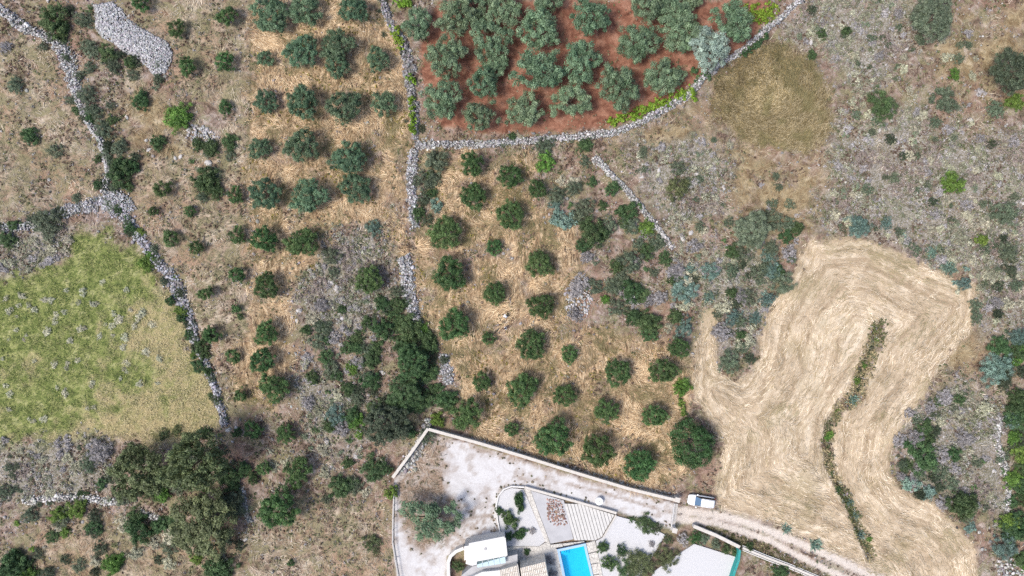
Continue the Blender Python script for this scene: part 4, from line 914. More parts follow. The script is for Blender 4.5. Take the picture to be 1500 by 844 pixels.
def dg_tone(q):
    t = tone(q, .045, 331, .6, 1.2, (.15,.145,.075), .50, .64, .8); z = zones(q[:, 0], q[:, 1])['brown']
    return t[0]*(1 - .25*z), np.maximum(t[1]*.9, z*.75), np.where(z[:, None] > t[1][:, None], np.array([[.34,.265,.15]]), np.array([[.15,.145,.075]]))
q, rg = scatter(50000, lambda z, q: np.clip(z['pale'] + .35*z['scrub'] + .7*z['brown']*z['scrub'] + .8*z['gravel']*sm(sdf(DRIVE_EARTH, q[:, 0], q[:, 1]), -4, 8), 0, 1)*(1-z['red'])*(1-z['hay'])*(1-.9*z['track']), 5)
a = fbm(q[:, 0]*.02, q[:, 1]*.02, 92, 3)*6.28*2 + rg.normal(0, .6, len(q))
tag(blades('dry_grass', q, rg, a, (.3, .9), (.03, .085), (.0, .7), [(.46,.40,.31),(.37,.31,.23),(.27,.22,.16),(.55,.49,.40),(.20,.18,.11)], tone=dg_tone(q)), 'short pale dry grass over the slopes and rough ground', 'grass')

# low scrub tufts
def low_scrub(name, n, seed, wfun, pal, size, label, nl=11, leaf=.25, fill=1.0, bb=((-40, -30), (1540, 874))):
    q, rng = scatter(n, wfun, seed, bb); x, y = wx(q); n = len(q)
    r = rng.uniform(*size, n)*rng.uniform(.6, 1.2, n)
    c = np.stack([x, y, hgt(x, y) + r*.35], 1)
    V, F, col = leaves(c, r*fill, nl, leaf, rng, .6, .6, (.6, 1.3))
    # leaf size follows the tuft
    V = V.reshape(n, nl*4, 3); V[..., 2] = np.maximum(V[..., 2], (c[:, 2] - r*.35)[:, None] + .01); V = V.reshape(-1, 3)
    k = np.clip((fbm(q[:, 0]*.03, q[:, 1]*.03, seed+40, 3) - .5)*3.2 + .5 + rng.normal(0, .25, n), 0, .999)
    pc = np.array(pal)[(k*len(pal)).astype(int)]
    cc = np.repeat(pc, nl*4, 0)*col[:, :1]
    o = struct(link(name, big(name, V, F, {'Col': cc}), M['scrub']), 'stuff'); return tag(o, label, 'ground cover')
low_scrub('low_scrub', 19000, 11, lambda z, q: np.clip(z['scrub'] + .35*z['pale'], 0, 1)*(1 - z['gravel'])*(1 - z['hay'])*(1 - z['red'])*(1 - z['track'])*(1 - .8*z['brown'])*sm(fbm(q[:, 0]*.035, q[:, 1]*.035, 70, 4), .40, .56), [(.12,.08,.06),(.22,.16,.12),(.24,.225,.14),(.09,.115,.05),(.25,.235,.235),(.13,.145,.07),(.23,.205,.11),(.18,.125,.095)], (.12,.46), 'low mixed scrub of dry twigs and small tufts over the rocky ground')
low_scrub('pale_scrub', 9500, 15, lambda z, q: z['sage']*np.clip(z['scrub']*1.6, 0, 1)*sm(fbm(q[:, 0]*.035, q[:, 1]*.035, 75, 4), .40, .52), [(.25,.255,.18),(.35,.36,.28),(.16,.18,.10),(.29,.275,.28),(.40,.395,.35),(.20,.215,.14),(.35,.33,.325),(.12,.135,.075),(.22,.18,.13),(.26,.215,.195)], (.18,.66), 'pale sage and grey cushion scrub crowding the rocky patches', 30, leaf=.19, fill=.75)
low_scrub('ditch_weeds', 1000, 12, lambda z, q: (1 - sm(pdist(DITCH, q[:, 0], q[:, 1]) + 4*(fbm(q[:, 0]*.2, q[:, 1]*.2, 5)-.5), 3, np.where(q[:, 1] < 600, 17, 10))), [(.085,.10,.04),(.14,.145,.06),(.24,.205,.10),(.06,.085,.042),(.34,.28,.16)], (.12,.42), 'dark green weeds growing along the ditch through the hay field', bb=((1190, 460), (1310, 830)))
low_scrub('yellow_weeds', 1600, 13, lambda z, q: z['straw']*sm(fbm(q[:, 0]*.04, q[:, 1]*.04, 71, 3), .52, .66)*.9, [(.20,.16,.05),(.30,.25,.06),(.16,.15,.055),(.24,.19,.09)], (.12,.3), 'yellowish weeds in patches between the orchard trees', bb=((325, -30), (1030, 740)))
low_scrub('track_weeds', 420, 14, lambda z, q: (1 - sm(pdist([(1030,782),(1060,786),(1120,808),(1180,840)], q[:, 0], q[:, 1]), 4, 16))*(sdf(VILLA, q[:, 0], q[:, 1]) < -1)*sm(np.minimum(pdist(RUT1, q[:, 0], q[:, 1]), pdist(RUT2, q[:, 0], q[:, 1])), 3, 6), [(.13,.12,.06),(.20,.16,.10),(.10,.10,.045)], (.12,.3), 'dark verge weeds along the lower side of the dirt track', bb=((1000, 750), (1240, 874)))
low_scrub('driveway_weeds', 260, 16, lambda z, q: z['gravel']*np.maximum(z['earth']*.5, 1 - sm(pdist([(735,790),(722,745),(732,716),(770,710),(850,734),(905,750),(985,774)], q[:, 0], q[:, 1]), 2, 12))*(sm(fbm(q[:, 0]*.15, q[:, 1]*.15, 79, 3), .45, .6)), [(.13,.12,.07),(.20,.16,.11),(.10,.105,.05),(.26,.21,.15)], (.08,.24), 'sparse dry weeds along the edges of the gravel driveway', bb=((570, 620), (1000, 874)))
low_scrub('grove_weeds', 500, 17, lambda z, q: z['red']*sm(fbm(q[:, 0]*.05, q[:, 1]*.05, 80, 3), .55, .66), [(.13,.14,.06),(.20,.17,.10),(.28,.22,.15)], (.06,.22), 'thin weeds and litter on the red soil between the olives', bb=((600, -30), (1150, 210)))
# loose stones in the scrub
q, rg = scatter(6500, lambda z, q: z['scrub']*(1-z['brown'])*sm(fbm(q[:, 0]*.035, q[:, 1]*.035, 73, 3), .42, .62), 21)
x, y = wx(q); V, F, c = stones(np.stack([x, y, hgt(x, y) + .04], 1), rg.uniform(.10, .36, len(q))*np.where(rg.uniform(0, 1, len(q)) < .08, 1.9, 1), (.42,.405,.40), .25, .6, rg)
tag(struct(link('loose_stones', big('loose_stones', V, F, {'Col': c}), M['stone']), 'stuff'), 'loose pale stones strewn over the scrub ground', 'stones')
# bigger boulders, one by one
def boulder_mesh(seed):
    rng = np.random.default_rng(seed); v, f = ICO
    vv = [tuple(p) for p in v]; ff = [tuple(t) for t in f]; mid = {}; out = []
    def m(a, b):
        k = (min(a, b), max(a, b))
        if k not in mid:
            p = (np.array(vv[a]) + np.array(vv[b]))/2; p /= np.linalg.norm(p); mid[k] = len(vv); vv.append(tuple(p))
        return mid[k]
    for a, b, c_ in ff: ab, bc, ca = m(a, b), m(b, c_), m(c_, a); out += [(a, ab, ca), (b, bc, ab), (c_, ca, bc), (ab, bc, ca)]
    P = np.array(vv)*(1 + rng.uniform(-.38, .22, (len(vv), 1)))*np.array([1, rng.uniform(.6, .9), .5]); P[:, 2] = np.maximum(P[:, 2], -.25)
    col = np.repeat(np.array([[.47,.455,.445]]), len(P), 0)*(1 + rng.uniform(-.15, .1, (len(P), 1)))
    return big('boulder', P, np.array(out), {'Col': col})
BM = [boulder_mesh(i) for i in range(5)]
BOULD = [(522,669,7),(479,649,7),(156,155,4),(183,171,4),(215,218,5),(218,205,4),(262,228,5),(303,238,8),(316,255,6),(484,414,6),(492,422,7),(437,455,6),(434,470,4),(449,463,5),(836,436,6),(842,446,5),(1000,350,6),(1012,341,6),(1026,333,5),(1335,720,4),(560,546,6),(562,548,4),(1455,690,5),(1380,640,5),(470,664,4),(485,684,4),(334,630,6),(346,628,5),(360,790,5),(1265,220,5),(1290,190,6),(1425,175,6),(1330,70,5),(1225,60,5),(1190,60,6),(1430,230,6),(965,250,5),(1020,255,5),(1060,275,5),(940,260,5),(150,680,4),(1090,30,0)]
bl = {}
for i, (u, v, r) in enumerate(BOULD):
    if r < 1: continue
    l = f"{'large' if r > 5 else 'small'} pale limestone boulder near {landmark(u, v)}"; bl.setdefault(l, []).append((u, v, r, i))
for l, it in bl.items():
    for u, v, r, i in it:
        x, y = at(u, v, .2); o = link('boulder', BM[i % 5], M['stone']); R = r*K
        o.location = (x, y, gz(x, y)); o.scale = (R*.85, R*.75, R*.6); o.rotation_euler = (0, 0, i*1.7)
        tag(o, l, 'boulder', ('boulders ' + l.split('boulder ')[1]) if len(it) > 1 else None)

# ------------------------------------------------------------------ villa grounds
t = thing('boundary_wall', 'long white boundary wall with flat coping beside the gravel driveway', 'wall', (*at(628,628), 0))
def under(t, vf): return [(x - t.location.x, y - t.location.y, z - t.location.z) for x, y, z in vf[0]], vf[1]
BW1 = [(575,700),(600,666),(627,628)]; BW2 = [(627.5,629),(700,649),(770,670),(850,695),(920,716),(990,733)]
part('wall', under(t, ribbon(BW1, .34, -.3, 1.15)), M['render_wall'], t); part('wall', under(t, ribbon(BW2, .34, -.3, 1.15)), M['render_wall'], t)
part('coping', under(t, ribbon(BW1, .46, 1.153, 1.22)), M['coping'], t); part('coping', under(t, ribbon(BW2, .46, 1.156, 1.225)), M['coping'], t)
heap([(690,640),(760,658),(850,686),(930,710),(985,722),(988,728),(930,716),(850,692),(760,665),(690,646)], 330, .1, 'strip of loose stones behind the long white boundary wall', (.48,.46,.44), (.15,.45))
t = thing('wire_fence', 'thin grey fence of posts and wire down the driveway side', 'fence', (*at(576,722), 0))
FL = [(577,722),(575.5,760),(575,795),(579,820),(584,850),(590,885)]
part('rail', under(t, ribbon(FL, .10, .92, 1.0)), M['metal'], t); part('kerb', under(t, ribbon(FL, .22, -.2, .22)), M['coping'], t)
for p in resample(FL, 16)[::1]:
    x, y = at(p[0], p[1], 1.0); part('post', under(t, lathe([(.05, -.2), (.05, 1.05), (.02, 1.09)], 8, (x, y))), M['metal'], t)

def slab(name, poly, z0, z1, mat, h=None): return struct(part(name, pprism(poly, z0, z1, h), M[mat], None))
slab('garden_gravel', [(728,742),(731,728),(738,719),(749,715),(767,717),(799,793),(790,800),(742,800),(734,787)], -.2, .30, 'whitegravel')
slab('garden_path', [(767.3,716),(777,718.5),(806,797),(799.3,794)], -.2, .36, 'paving')
slab('concrete_panel', [(777.6,719),(826,733.5),(840,790),(806.4,796.5)], -.2, .34, 'concrete')
slab('patio', [(742,800.6),(790,800.6),(799.6,794.6),(806.4,797.6),(816,805),(836,899),(742,899)], -.2, .33, 'paving')
slab('white_terrace', [(903,756),(940,766),(975,784),(960,808),(905,900),(884,900),(873,792.4),(882,788)], -.3, .25, 'whitegravel')
slab('gravel_pad', [(1000,808),(1017,797),(1081,817),(1074,850),(1060,900),(940,900),(957,838)], -.3, .28, 'whitegravel')
# kerbs and walls of the garden
t = thing('garden_wall', 'low curved white garden wall round the planted gravel bed', 'wall', (*at(749,714), 0))
part('wall', under(t, ribbon([(734,787),(729,765),(726.5,742),(730,727),(738,717),(749,713),(768,714)], .22, -.2, .55)), M['render_wall'], t)
t = thing('driveway_wall', 'white retaining wall between gravel driveway and pool terrace', 'wall', (*at(845,736), 0))
part('wall', under(t, ribbon([(768.6,714.2),(845,735.5),(903,752)], .30, -.2, .70)), M['render_wall'], t)
part('coping', under(t, ribbon([(768.6,714.2),(845,735.5),(903,752)], .36, .703, .75)), M['coping'], t)
# red rubble bed
heap([(801,729),(822,731),(831,766),(822,769),(808,768),(801,755)], 210, .0, 'bed of reddish broken stones on the pale concrete panel', (.42,.27,.22), (.18,.36), 'rubble_bed', 'stone bed', .3).location.z = .36
# white plank deck
t = thing('pool_deck', 'white plank deck narrowing to a point beside the swimming pool', 'deck', (*at(860,765), 0))
DECK = [at(*p, .4) for p in [(827,738),(849,738.5),(900,754.5),(881,787),(872,791.5),(841,791.5)]]
d = np.array(at(856,791)) - np.array(at(841,738)); d /= np.linalg.norm(d); nrm = np.array([d[1], -d[0]]); nrm *= 1 if nrm[0] > 0 else -1
pr = [p[0]*nrm[0] + p[1]*nrm[1] for p in DECK]; lo, hi = min(pr), max(pr); nP = 14; wP = (hi-lo)/nP
for i in range(nP):
    P = clip([tuple(p) for p in DECK], nrm, lo + wP*(i+1) - .035); P = clip(P, -nrm, -(lo + wP*i + .035)) if P else P
    if len(P) > 2: part('plank', under(t, prism(P, .30, .40 + .004*(i % 3))), M['deckwhite'], t)
part('base', under(t, prism(DECK, -.2, .297)), M['core'], t)
t = thing('pool_bench_wall', 'slanted low concrete edge closing the pointed end of the deck', 'wall', (*at(890,770), 0))
part('wall', under(t, ribbon([(902.5,755),(884,786.5)], .2, -.2, .46)), M['coping'], t)
# swimming pool
t = thing('swimming_pool', 'turquoise rectangular swimming pool beside the white plank deck', 'pool', (*at(840,840), 0))
OUT = [at(*p, .33) for p in [(816,805),(858,796),(880,890),(836,899)]]
c = np.mean(OUT, axis=0)
def inset(P, m):
    n = len(P); out = []
    for i in range(n):
        p, a, b = np.array(P[i]), np.array(P[i-1]), np.array(P[(i+1) % n])
        u1 = (a-p)/np.linalg.norm(a-p); u2 = (b-p)/np.linalg.norm(b-p); out.append(tuple(p + (u1+u2)*m/ max(.3, abs(u1[0]*u2[1]-u1[1]*u2[0]))))
    return out
IN = inset(OUT, .38); IN2 = inset(OUT, .39)
def ring(Po, Pi, z0, z1):
    V = [(*p, z) for z in (z0, z1) for P in (Po, Pi) for p in P]; n = len(Po); F = []
    for i in range(n):
        j = (i+1) % n
        F += [(2*n+i, 2*n+j, 3*n+j, 3*n+i), (i, j, 2*n+j, 2*n+i), (n+i, 3*n+i, 3*n+j, n+j), (i, n+i, n+j, j)]
    return V, F
part('rim', under(t, ring(OUT, IN, -.6, .34)), M['poolrim'], t)
V = [(*p, -1.3) for p in IN2] + [(*p, .30) for p in IN2]
part('basin', under(t, (V, [(0,1,2,3)] + [(i, i+4, (i+1) % 4 + 4, (i+1) % 4) for i in range(4)])), M['pooltile'], t)
for i in range(3):      # underwater corner steps
    a0, a1, a3 = np.array(IN2[0]), np.array(IN2[1]), np.array(IN2[3]); e1 = (a1-a0)/np.linalg.norm(a1-a0); e3 = (a3-a0)/np.linalg.norm(a3-a0)
    w_ = 1.5 - i*.42; q0 = a0 + (e1+e3)*.004
    part('step', under(t, prism([tuple(q0), tuple(q0 + e1*w_), tuple(q0 + e1*w_*.8 + e3*w_*.8), tuple(q0 + e3*w_)], -1.29 + i*.42, -.86 + i*.42)), M['pooltile'], t)
part('water', under(t, ([(*p, .20) for p in inset(OUT, .385)], [(0,1,2,3)])), M['water'], t)
t = thing('pool_terrace', 'pale paved strip along the pool next to the clipped bushes', 'terrace', (*at(870,820), 0))
strip = [(858.6,796),(871.5,792.2),(893,890),(880.6,890)]; n_s = 6
for i in range(n_s):
    f0, f1 = i/n_s, (i+1)/n_s - .012
    L = lambda a, b, f: (a[0] + (b[0]-a[0])*f, a[1] + (b[1]-a[1])*f)
    part('slab', under(t, pprism([L(strip[0], strip[3], f0), L(strip[1], strip[2], f0), L(strip[1], strip[2], f1), L(strip[0], strip[3], f1)], -.2, .36 + .003*(i % 2))), M['paving'], t)
t = thing('pool_terrace', 'short paved strip between the pool end and the concrete panel', 'terrace', (*at(830,797), 0))
for i in range(3):
    a0 = 807.5 + i*16; part('slab', under(t, pprism([(a0, 798 - i*1.6), (a0 + 15.6, 796.2 - i*1.6), (a0 + 17.2, 800.5 - i*3.4), (a0 + 2.4, 803.4 - i*3.4)], .331, .37 + .003*(i % 2))), M['paving'], t)

# ------------------------------------------------------------------ villa (its far side lies below the frame)
t = thing('villa', 'white villa with roof terrace, glass canopy and cream tiled roofs', 'house', (*at(720,840), 0))
TB = [(687,797),(739,787),(742,815),(692,829),(682,826)]; TH = 3.2
part('wall', under(t, pprism(TB, -.2, TH, TH)), M['render_wall'], t)
def pline(P, w, z0, z1): return ribbon(P, w, z0, z1)
part('parapet', under(t, pline([(687,797),(739,787)], .22, TH + .003, TH + .45)), M['render_wall'], t)
part('parapet', under(t, pline([(739.6,788.4),(742.4,814)], .22, TH + .003, TH + .40)), M['render_wall'], t)
part('floor_drain', under(t, lathe([(.22, TH + .004), (.22, TH + .05), (.10, TH + .07)], 14, at(711,804,TH))), M['metal'], t)
for i in range(6):
    v0 = 800.5 + i*4.0; z1 = TH - .02 - i*.17
    part('step', under(t, pprism([(680 - i*.1, v0), (686.6 - i*.7, v0 - 1), (685.8 - i*.7, v0 + 3), (679.9 - i*.1, v0 + 4)], -.2, z1, TH)), M['render_wall'], t)
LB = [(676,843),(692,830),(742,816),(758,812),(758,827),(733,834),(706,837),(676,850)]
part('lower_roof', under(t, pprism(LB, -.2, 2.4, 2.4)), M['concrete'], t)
cv = part('canopy_frame', under(t, merge([ribbon([(698,822.5),(740,814.5)], .10, 3.05, 3.17), ribbon([(699,832),(741,825)], .10, 2.95, 3.07)])), M['metal'], t)
for i in range(5):
    f0, f1 = i/5 + .006, (i+1)/5 - .006
    a, b, c_, e = [(698 + 42*f0, 822.8 - 8*f0), (698 + 42*f1, 822.8 - 8*f1), (699 + 42*f1, 831.7 - 7*f1), (699 + 42*f0, 831.7 - 7*f0)]
    o = part('pane', under(t, pprism([a, b, c_, e], 3.175, 3.20)), M['canopyglass'], cv)
def tile_roof(poly, z, n, nm='tile_roof'):
    """barrel tile rows laid side by side over the slab"""
    P = [np.array(at(*p, z)) for p in poly]; ps = []
    rf = part(nm, under(t, prism([tuple(p) for p in P], -.2, z)), M['tile'], t)
    for i in range(n):
        f = (i + .5)/n; a = P[0] + (P[1]-P[0])*f; b = P[3] + (P[2]-P[3])*f; r = np.linalg.norm(P[1]-P[0])/n*.46
        m_ = 9
        for k in range(m_):
            p0 = a + (b-a)*k/m_; p1 = a + (b-a)*((k+1)/m_ - .01)
            ps.append(tube([(*p0, z + .02), (*p1, z + .05)], [r, r*.86], 6))
    o = part('tiles', under(t, merge(ps)), M['tile'], rf); struct(o, 'stuff')
tile_roof([(762,832),(799,822.5),(812,890),(772,899)], 3.5, 14)
tile_roof([(733,835),(757,828),(769,899),(742,905)], 3.7, 10)
part('flat_roof', under(t, pprism([(676,852),(706,838),(732.5,835.5),(741,905),(672,905)], -.2, 3.3)), M['render_wall'], t)
part('gutter', under(t, ribbon([(757.8,827),(770,899)], .14, 3.3, 3.86)), M['coping'], t)
part('chimney', under(t, pprism([(741,866),(750,863),(752,870),(743,873)], 3.5, 4.9)), M['render_wall'], t)
t = thing('curved_wall', 'white rounded garden wall wrapping the villa steps', 'wall', (*at(660,815), 0))
part('wall', under(t, ribbon([(679,803.5),(668,808),(660,815),(656.5,824),(656.5,840),(658,870),(660,905)], .50, -.2, 1.3)), M['render_wall'], t)

# villa plants
for (k, m, u, v, r, l) in [('spiky','carob',761,735,15,'long dark spiky plant in the white gravel bed by the path'), ('shrub','carob',731,748,7,'small dark bush against the curved garden wall'), ('spiky','olive',746,761,15,'wide spiky green plant in the white gravel bed'), ('shrub','green',744,785,8,'round green bush at the villa terrace corner'), ('spiky','carob',762,781,11,'dark pointed plant in the gravel bed nearest the patio'), ('fine','dead',780,777,6,'dry brown plant at the edge of the paved path'), ('shrub','carob',772,807,6,'small dark clipped ball bush on the shaded patio'), ('shrub','green',671,829,10,'green bush inside the curved white wall'), ('cushion','dead',805,820,8,'dark grey ball bush beside the pool, away from the tiled roof edge'), ('cushion','dead',810,838,7,'dark grey ball bush beside the pool touching the tiled roof'), ('shrub','olive',883,801,10,'clipped green bush at the corner of the pool strip'), ('shrub','olive',892,824,14,'larger green bush along the pool strip'), ('fine','green',911,806,11,'dark feathery bush behind the pool strip bushes'), ('fine','oak',936,826,28,'sprawling yellow-green bush covering the white terrace'), ('fine','oak',976,815,20,'brownish low bush next to the white gravel pad'), ('fine','green',918,834,18,'low green bush between the pool strip and the sprawling bush'), ('fine','dead',954,796,5,'little grey tuft on the white terrace'), ('shrub','grey',1030,790,8,'rounded hedge bush at the upper edge of the gravel pad'), ('shrub','grey',1048,797,8,'hedge bush in the middle of the gravel pad edge'), ('shrub','green',1063,803,8,'hedge bush following along the concrete wall of the pad'), ('shrub','green',1076,808,6,'last small hedge bush by the teal netting'), ('fine','olive',1018,786,11,'khaki bush near the gate post and gravel pad'), ('fine','oak',978,790,8,'dry bush beside the white terrace and gate post'), ('fine','dead',1000,790,10,'bare twiggy bush between gate post and gravel pad')]:
    o = shrub(k, m, u, v, r, 'garden_plant', l, 'plant', stem=k != 'spiky', hs=.5 if r > 17 else 1.0)
    if k == 'spiky' and r == 15 and m == 'carob': o.scale.x *= .6; o.scale.y *= 1.2; o.rotation_euler.z = .35
    o.location.z = max(o.location.z, .26)

# gate, posts, lower wall, netting
t = thing('sliding_gate', 'pale metal sliding gate closing the driveway beside the parked car', 'gate', (*at(986,755), 0))
GL = [(991,738),(986,774)]
part('track_slab', under(t, ribbon(GL, .5, -.1, .08)), M['coping'], t)
fr = part('gate_frame', under(t, merge([ribbon([(988,738),(983.5,772)], .10, 1.42, 1.52), ribbon([(988,738),(983.5,772)], .08, .15, .25)])), M['render_wall'], t)
for p in resample([(988,738.2),(983.5,771.8)], 2.0):
    x, y = at(p[0], p[1], .9); part('bar', under(t, lathe([(.022, .2), (.022, 1.45)], 6, (x, y))), M['render_wall'], t)
for (u, v, l) in [(993,733,'square white gate post at the end of the boundary wall'), (989,778,'square white gate post beside the twiggy bush')]:
    t = thing('gate_post', l, 'gate post', (*at(u, v, 1.7), -.1)); t.rotation_euler.z = -.25
    part('post', box(-.30, .30, -.30, .30, -.1, 1.6), M['render_wall'], t, .02); part('cap', box(-.38, .38, -.38, .38, 1.603, 1.72), M['coping'], t, .02)
t = thing('concrete_wall', 'grey concrete wall between the dirt track and the hedge of the gravel pad', 'wall', (*at(1050,785), 0))
part('wall', under(t, ribbon([(1016,771),(1050,785),(1084,802)], .42, -.3, .9)), M['concrete'], t); part('coping', under(t, ribbon([(1016,771),(1050,785),(1084,802)], .52, .903, .97)), M['coping'], t)
t = thing('concrete_wall', 'long low wall with pale pipes beside the lower dirt track', 'wall', (*at(1130,820), 0))
LW = [(1088,803),(1125,818),(1160,831),(1200,848),(1290,888)]
part('wall', under(t, ribbon(LW, .35, -.4, .55)), M['coping'], t)
for dv in (-3.4, 3.4): part('pipe', under(t, ribbon([(u, v + dv) for u, v in LW], .12, .05, .35)), M['render_wall'], t)
t = thing('netting_screen', 'teal netting screen hanging at the corner of the gravel pad', 'screen', (*at(1080,830), 0))
NL = [(1084,806),(1082,822),(1077,836),(1072,852),(1066,880)]
part('netting', under(t, ribbon(NL, .35, .1, 1.5)), M['teal'], t)
for p in NL: x, y = at(*p, 1.6); part('post', under(t, lathe([(.05, -.2), (.05, 1.62), (.02, 1.66)], 8, (x, y))), M['metal'], t)
t = thing('water_tank', 'round white tank with domed lid beside the driveway wall', 'tank', (*at(878,735,.9), -.02))
part('body', lathe([(.52, 0), (.56, .06), (.56, .34), (.58, .40), (.56, .46), (.56, .78)], 24), M['carpaint'], t, smooth=False)
part('lid', lathe([(.60, .783), (.60, .84), (.50, .89), (.30, .93), (.12, .945)], 24), M['carpaint'], t); part('cap', lathe([(.11, .948), (.11, 1.0), (.05, 1.02)], 14), M['metal'], t)

# ------------------------------------------------------------------ parked car
def build_car():
    x, y = at(1028.5, 735.5, .9)
    t = thing('parked_car', 'white family car with bluish windscreen parked outside the gate', 'car', (x, y, gz(x, y)), math.radians(180 - 8.5))
    # lofted body: (x, half width, sill z, waist z, top z)
    sec = [(-2.10,.66,.42,.62,.78),(-2.04,.80,.30,.72,.95),(-1.7,.88,.24,.78,1.00),(-1.0,.90,.22,.78,.99),(.3,.90,.22,.76,.97),(1.0,.89,.22,.74,.94),(1.5,.86,.24,.70,.86),(1.9,.78,.28,.64,.76),(2.08,.64,.34,.56,.66),(2.14,.46,.40,.52,.60)]
    V, F = [], []
    for (sx, w, z0, z1, z2) in sec:
        for f, z in ((.86, z0), (1.0, (z0+z1)/2), (1.0, z1), (.92, z2 - .015), (.55, z2 + .012), (-.55, z2 + .012), (-.92, z2 - .015), (-1.0, z1), (-1.0, (z0+z1)/2), (-.86, z0)): V.append((sx, w*f, z))
    n = 10
    for i in range(len(sec)-1):
        for k in range(n): F.append((i*n+k, i*n+(k+1) % n, (i+1)*n+(k+1) % n, (i+1)*n+k))
    F += [tuple(range(n-1, -1, -1)), tuple(range((len(sec)-1)*n, len(sec)*n))]
    o = part('body', (V, F), M['carpaint'], t, smooth=True); s = o.modifiers.new('s', 'SUBSURF'); s.levels = 1; s.render_levels = 2
    # cabin: dark glasshouse with roof on top
    B = [(1.05,.76,.95),(-1.98,.76,.97)]; T = [(.18,.60,1.50),(-1.72,.60,1.52)]
    q = lambda p, s: (p[0], p[1]*s, p[2])
    g = [q(B[0],1), q(B[0],-1), q(B[1],-1), q(B[1],1), q(T[0],1), q(T[0],-1), q(T[1],-1), q(T[1],1)]
    part('cabin', (g, [(0,1,5,4),(1,2,6,5),(2,3,7,6),(3,0,4,7),(4,5,6,7),(3,2,1,0)]), M['black'], t)
    rf = []
    for sx, w, z in ((.24,.57,1.50),(.05,.63,1.545),(-.7,.645,1.575),(-1.5,.63,1.565),(-1.86,.59,1.52)):
        rf += [(sx, w, z - .05), (sx, w*.96, z), (sx, w*.5, z + .02), (sx, -w*.5, z + .02), (sx, -w*.96, z), (sx, -w, z - .05)]
    ff = [(i*6+k, i*6+(k+1) % 6, (i+1)*6+(k+1) % 6, (i+1)*6+k) for i in range(4) for k in range(6)] + [(5,4,3,2,1,0), tuple(range(24,30))]
    r = part('roof', (rf, ff), M['carpaint'], t, smooth=True)
    for s in (1, -1): part('roof_rail', box(-1.55, -.15, s*.53 - .018, s*.53 + .018, 1.60, 1.64), M['metal'], r)
    def pane(name, P, off, mat, par=t):
        P = [np.array(p, float) for p in P]; nn = np.cross(P[1]-P[0], P[2]-P[0]); nn /= np.linalg.norm(nn)
        cc = np.mean(P, axis=0); nn = nn if np.dot(nn, cc - np.array([-.5, 0, 1.0])) > 0 else -nn
        V = [tuple(p + nn*.004) for p in P] + [tuple(p + nn*off) for p in P]; m_ = len(P)
        return part(name, (V, [tuple(range(m_-1, -1, -1)), tuple(range(m_, 2*m_))] + [(i, (i+1) % m_, (i+1) % m_ + m_, i + m_) for i in range(m_)]), M[mat], par)
    lp = lambda a, b, f: tuple(np.array(a)*(1-f) + np.array(b)*f)
    pane('windscreen', [lp(g[0], g[1], .06), lp(g[1], g[0], .06), lp(g[5], g[4], .05), lp(g[4], g[5], .05)], .02, 'windscreen')
    pane('rear_window', [lp(g[3], g[2], .1), lp(g[2], g[3], .1), lp(g[6], g[7], .1), lp(g[7], g[6], .1)], .02, 'sideglass')
    for s, (a, b, c, e) in ((1, (g[0], g[3], g[7], g[4])), (-1, (g[1], g[2], g[6], g[5]))):
        for f0, f1 in ((.10, .40), (.43, .72), (.75, .95)):
            pane('side_window', [lp(lp(a, b, f0), lp(e, c, f0), .08), lp(lp(a, b, f1), lp(e, c, f1), .08), lp(lp(a, b, f1), lp(e, c, f1), .90), lp(lp(a, b, f0), lp(e, c, f0), .90)], .018, 'sideglass')
        part('mirror', box(.72, .90, s*.98 - .10, s*.98 + .10, .98, 1.12), M['carpaint'], t, .03)
        part('headlight', box(1.74, 1.98, s*.62 - .13, s*.62 + .13, .62, .735), M['lamp'], t, .03)
        part('tail_light', box(-2.10, -1.96, s*.70 - .08, s*.70 + .08, .70, .95), M['redlamp'], t, .02)
        for wxp in (1.32, -1.32):
            w = part('wheel', under_rot(lathe([(.20, -.10), (.30, -.11), (.33, -.07), (.33, .07), (.30, .11), (.20, .10)], 20), wxp, s*.82, .33), M['rubber'], t)
            part('rim', under_rot(lathe([(.205, -.105*s if s < 0 else .06), (.205, .105), (.05, .115)], 16) if s > 0 else lathe([(.05, -.115), (.205, -.105), (.205, -.06)], 16), wxp, s*.82, .33), M['metal'], w)
    part('grille', box(2.08, 2.155, -.34, .34, .40, .52), M['black'], t, .01)
    part('bumper', box(-2.16, -2.06, -.62, .62, .36, .52), M['carpaint'], t, .03)
def under_rot(vf, x, y, z): return [(x + p[0], y + p[2], z + p[1]) for p in vf[0]], vf[1]
build_car()

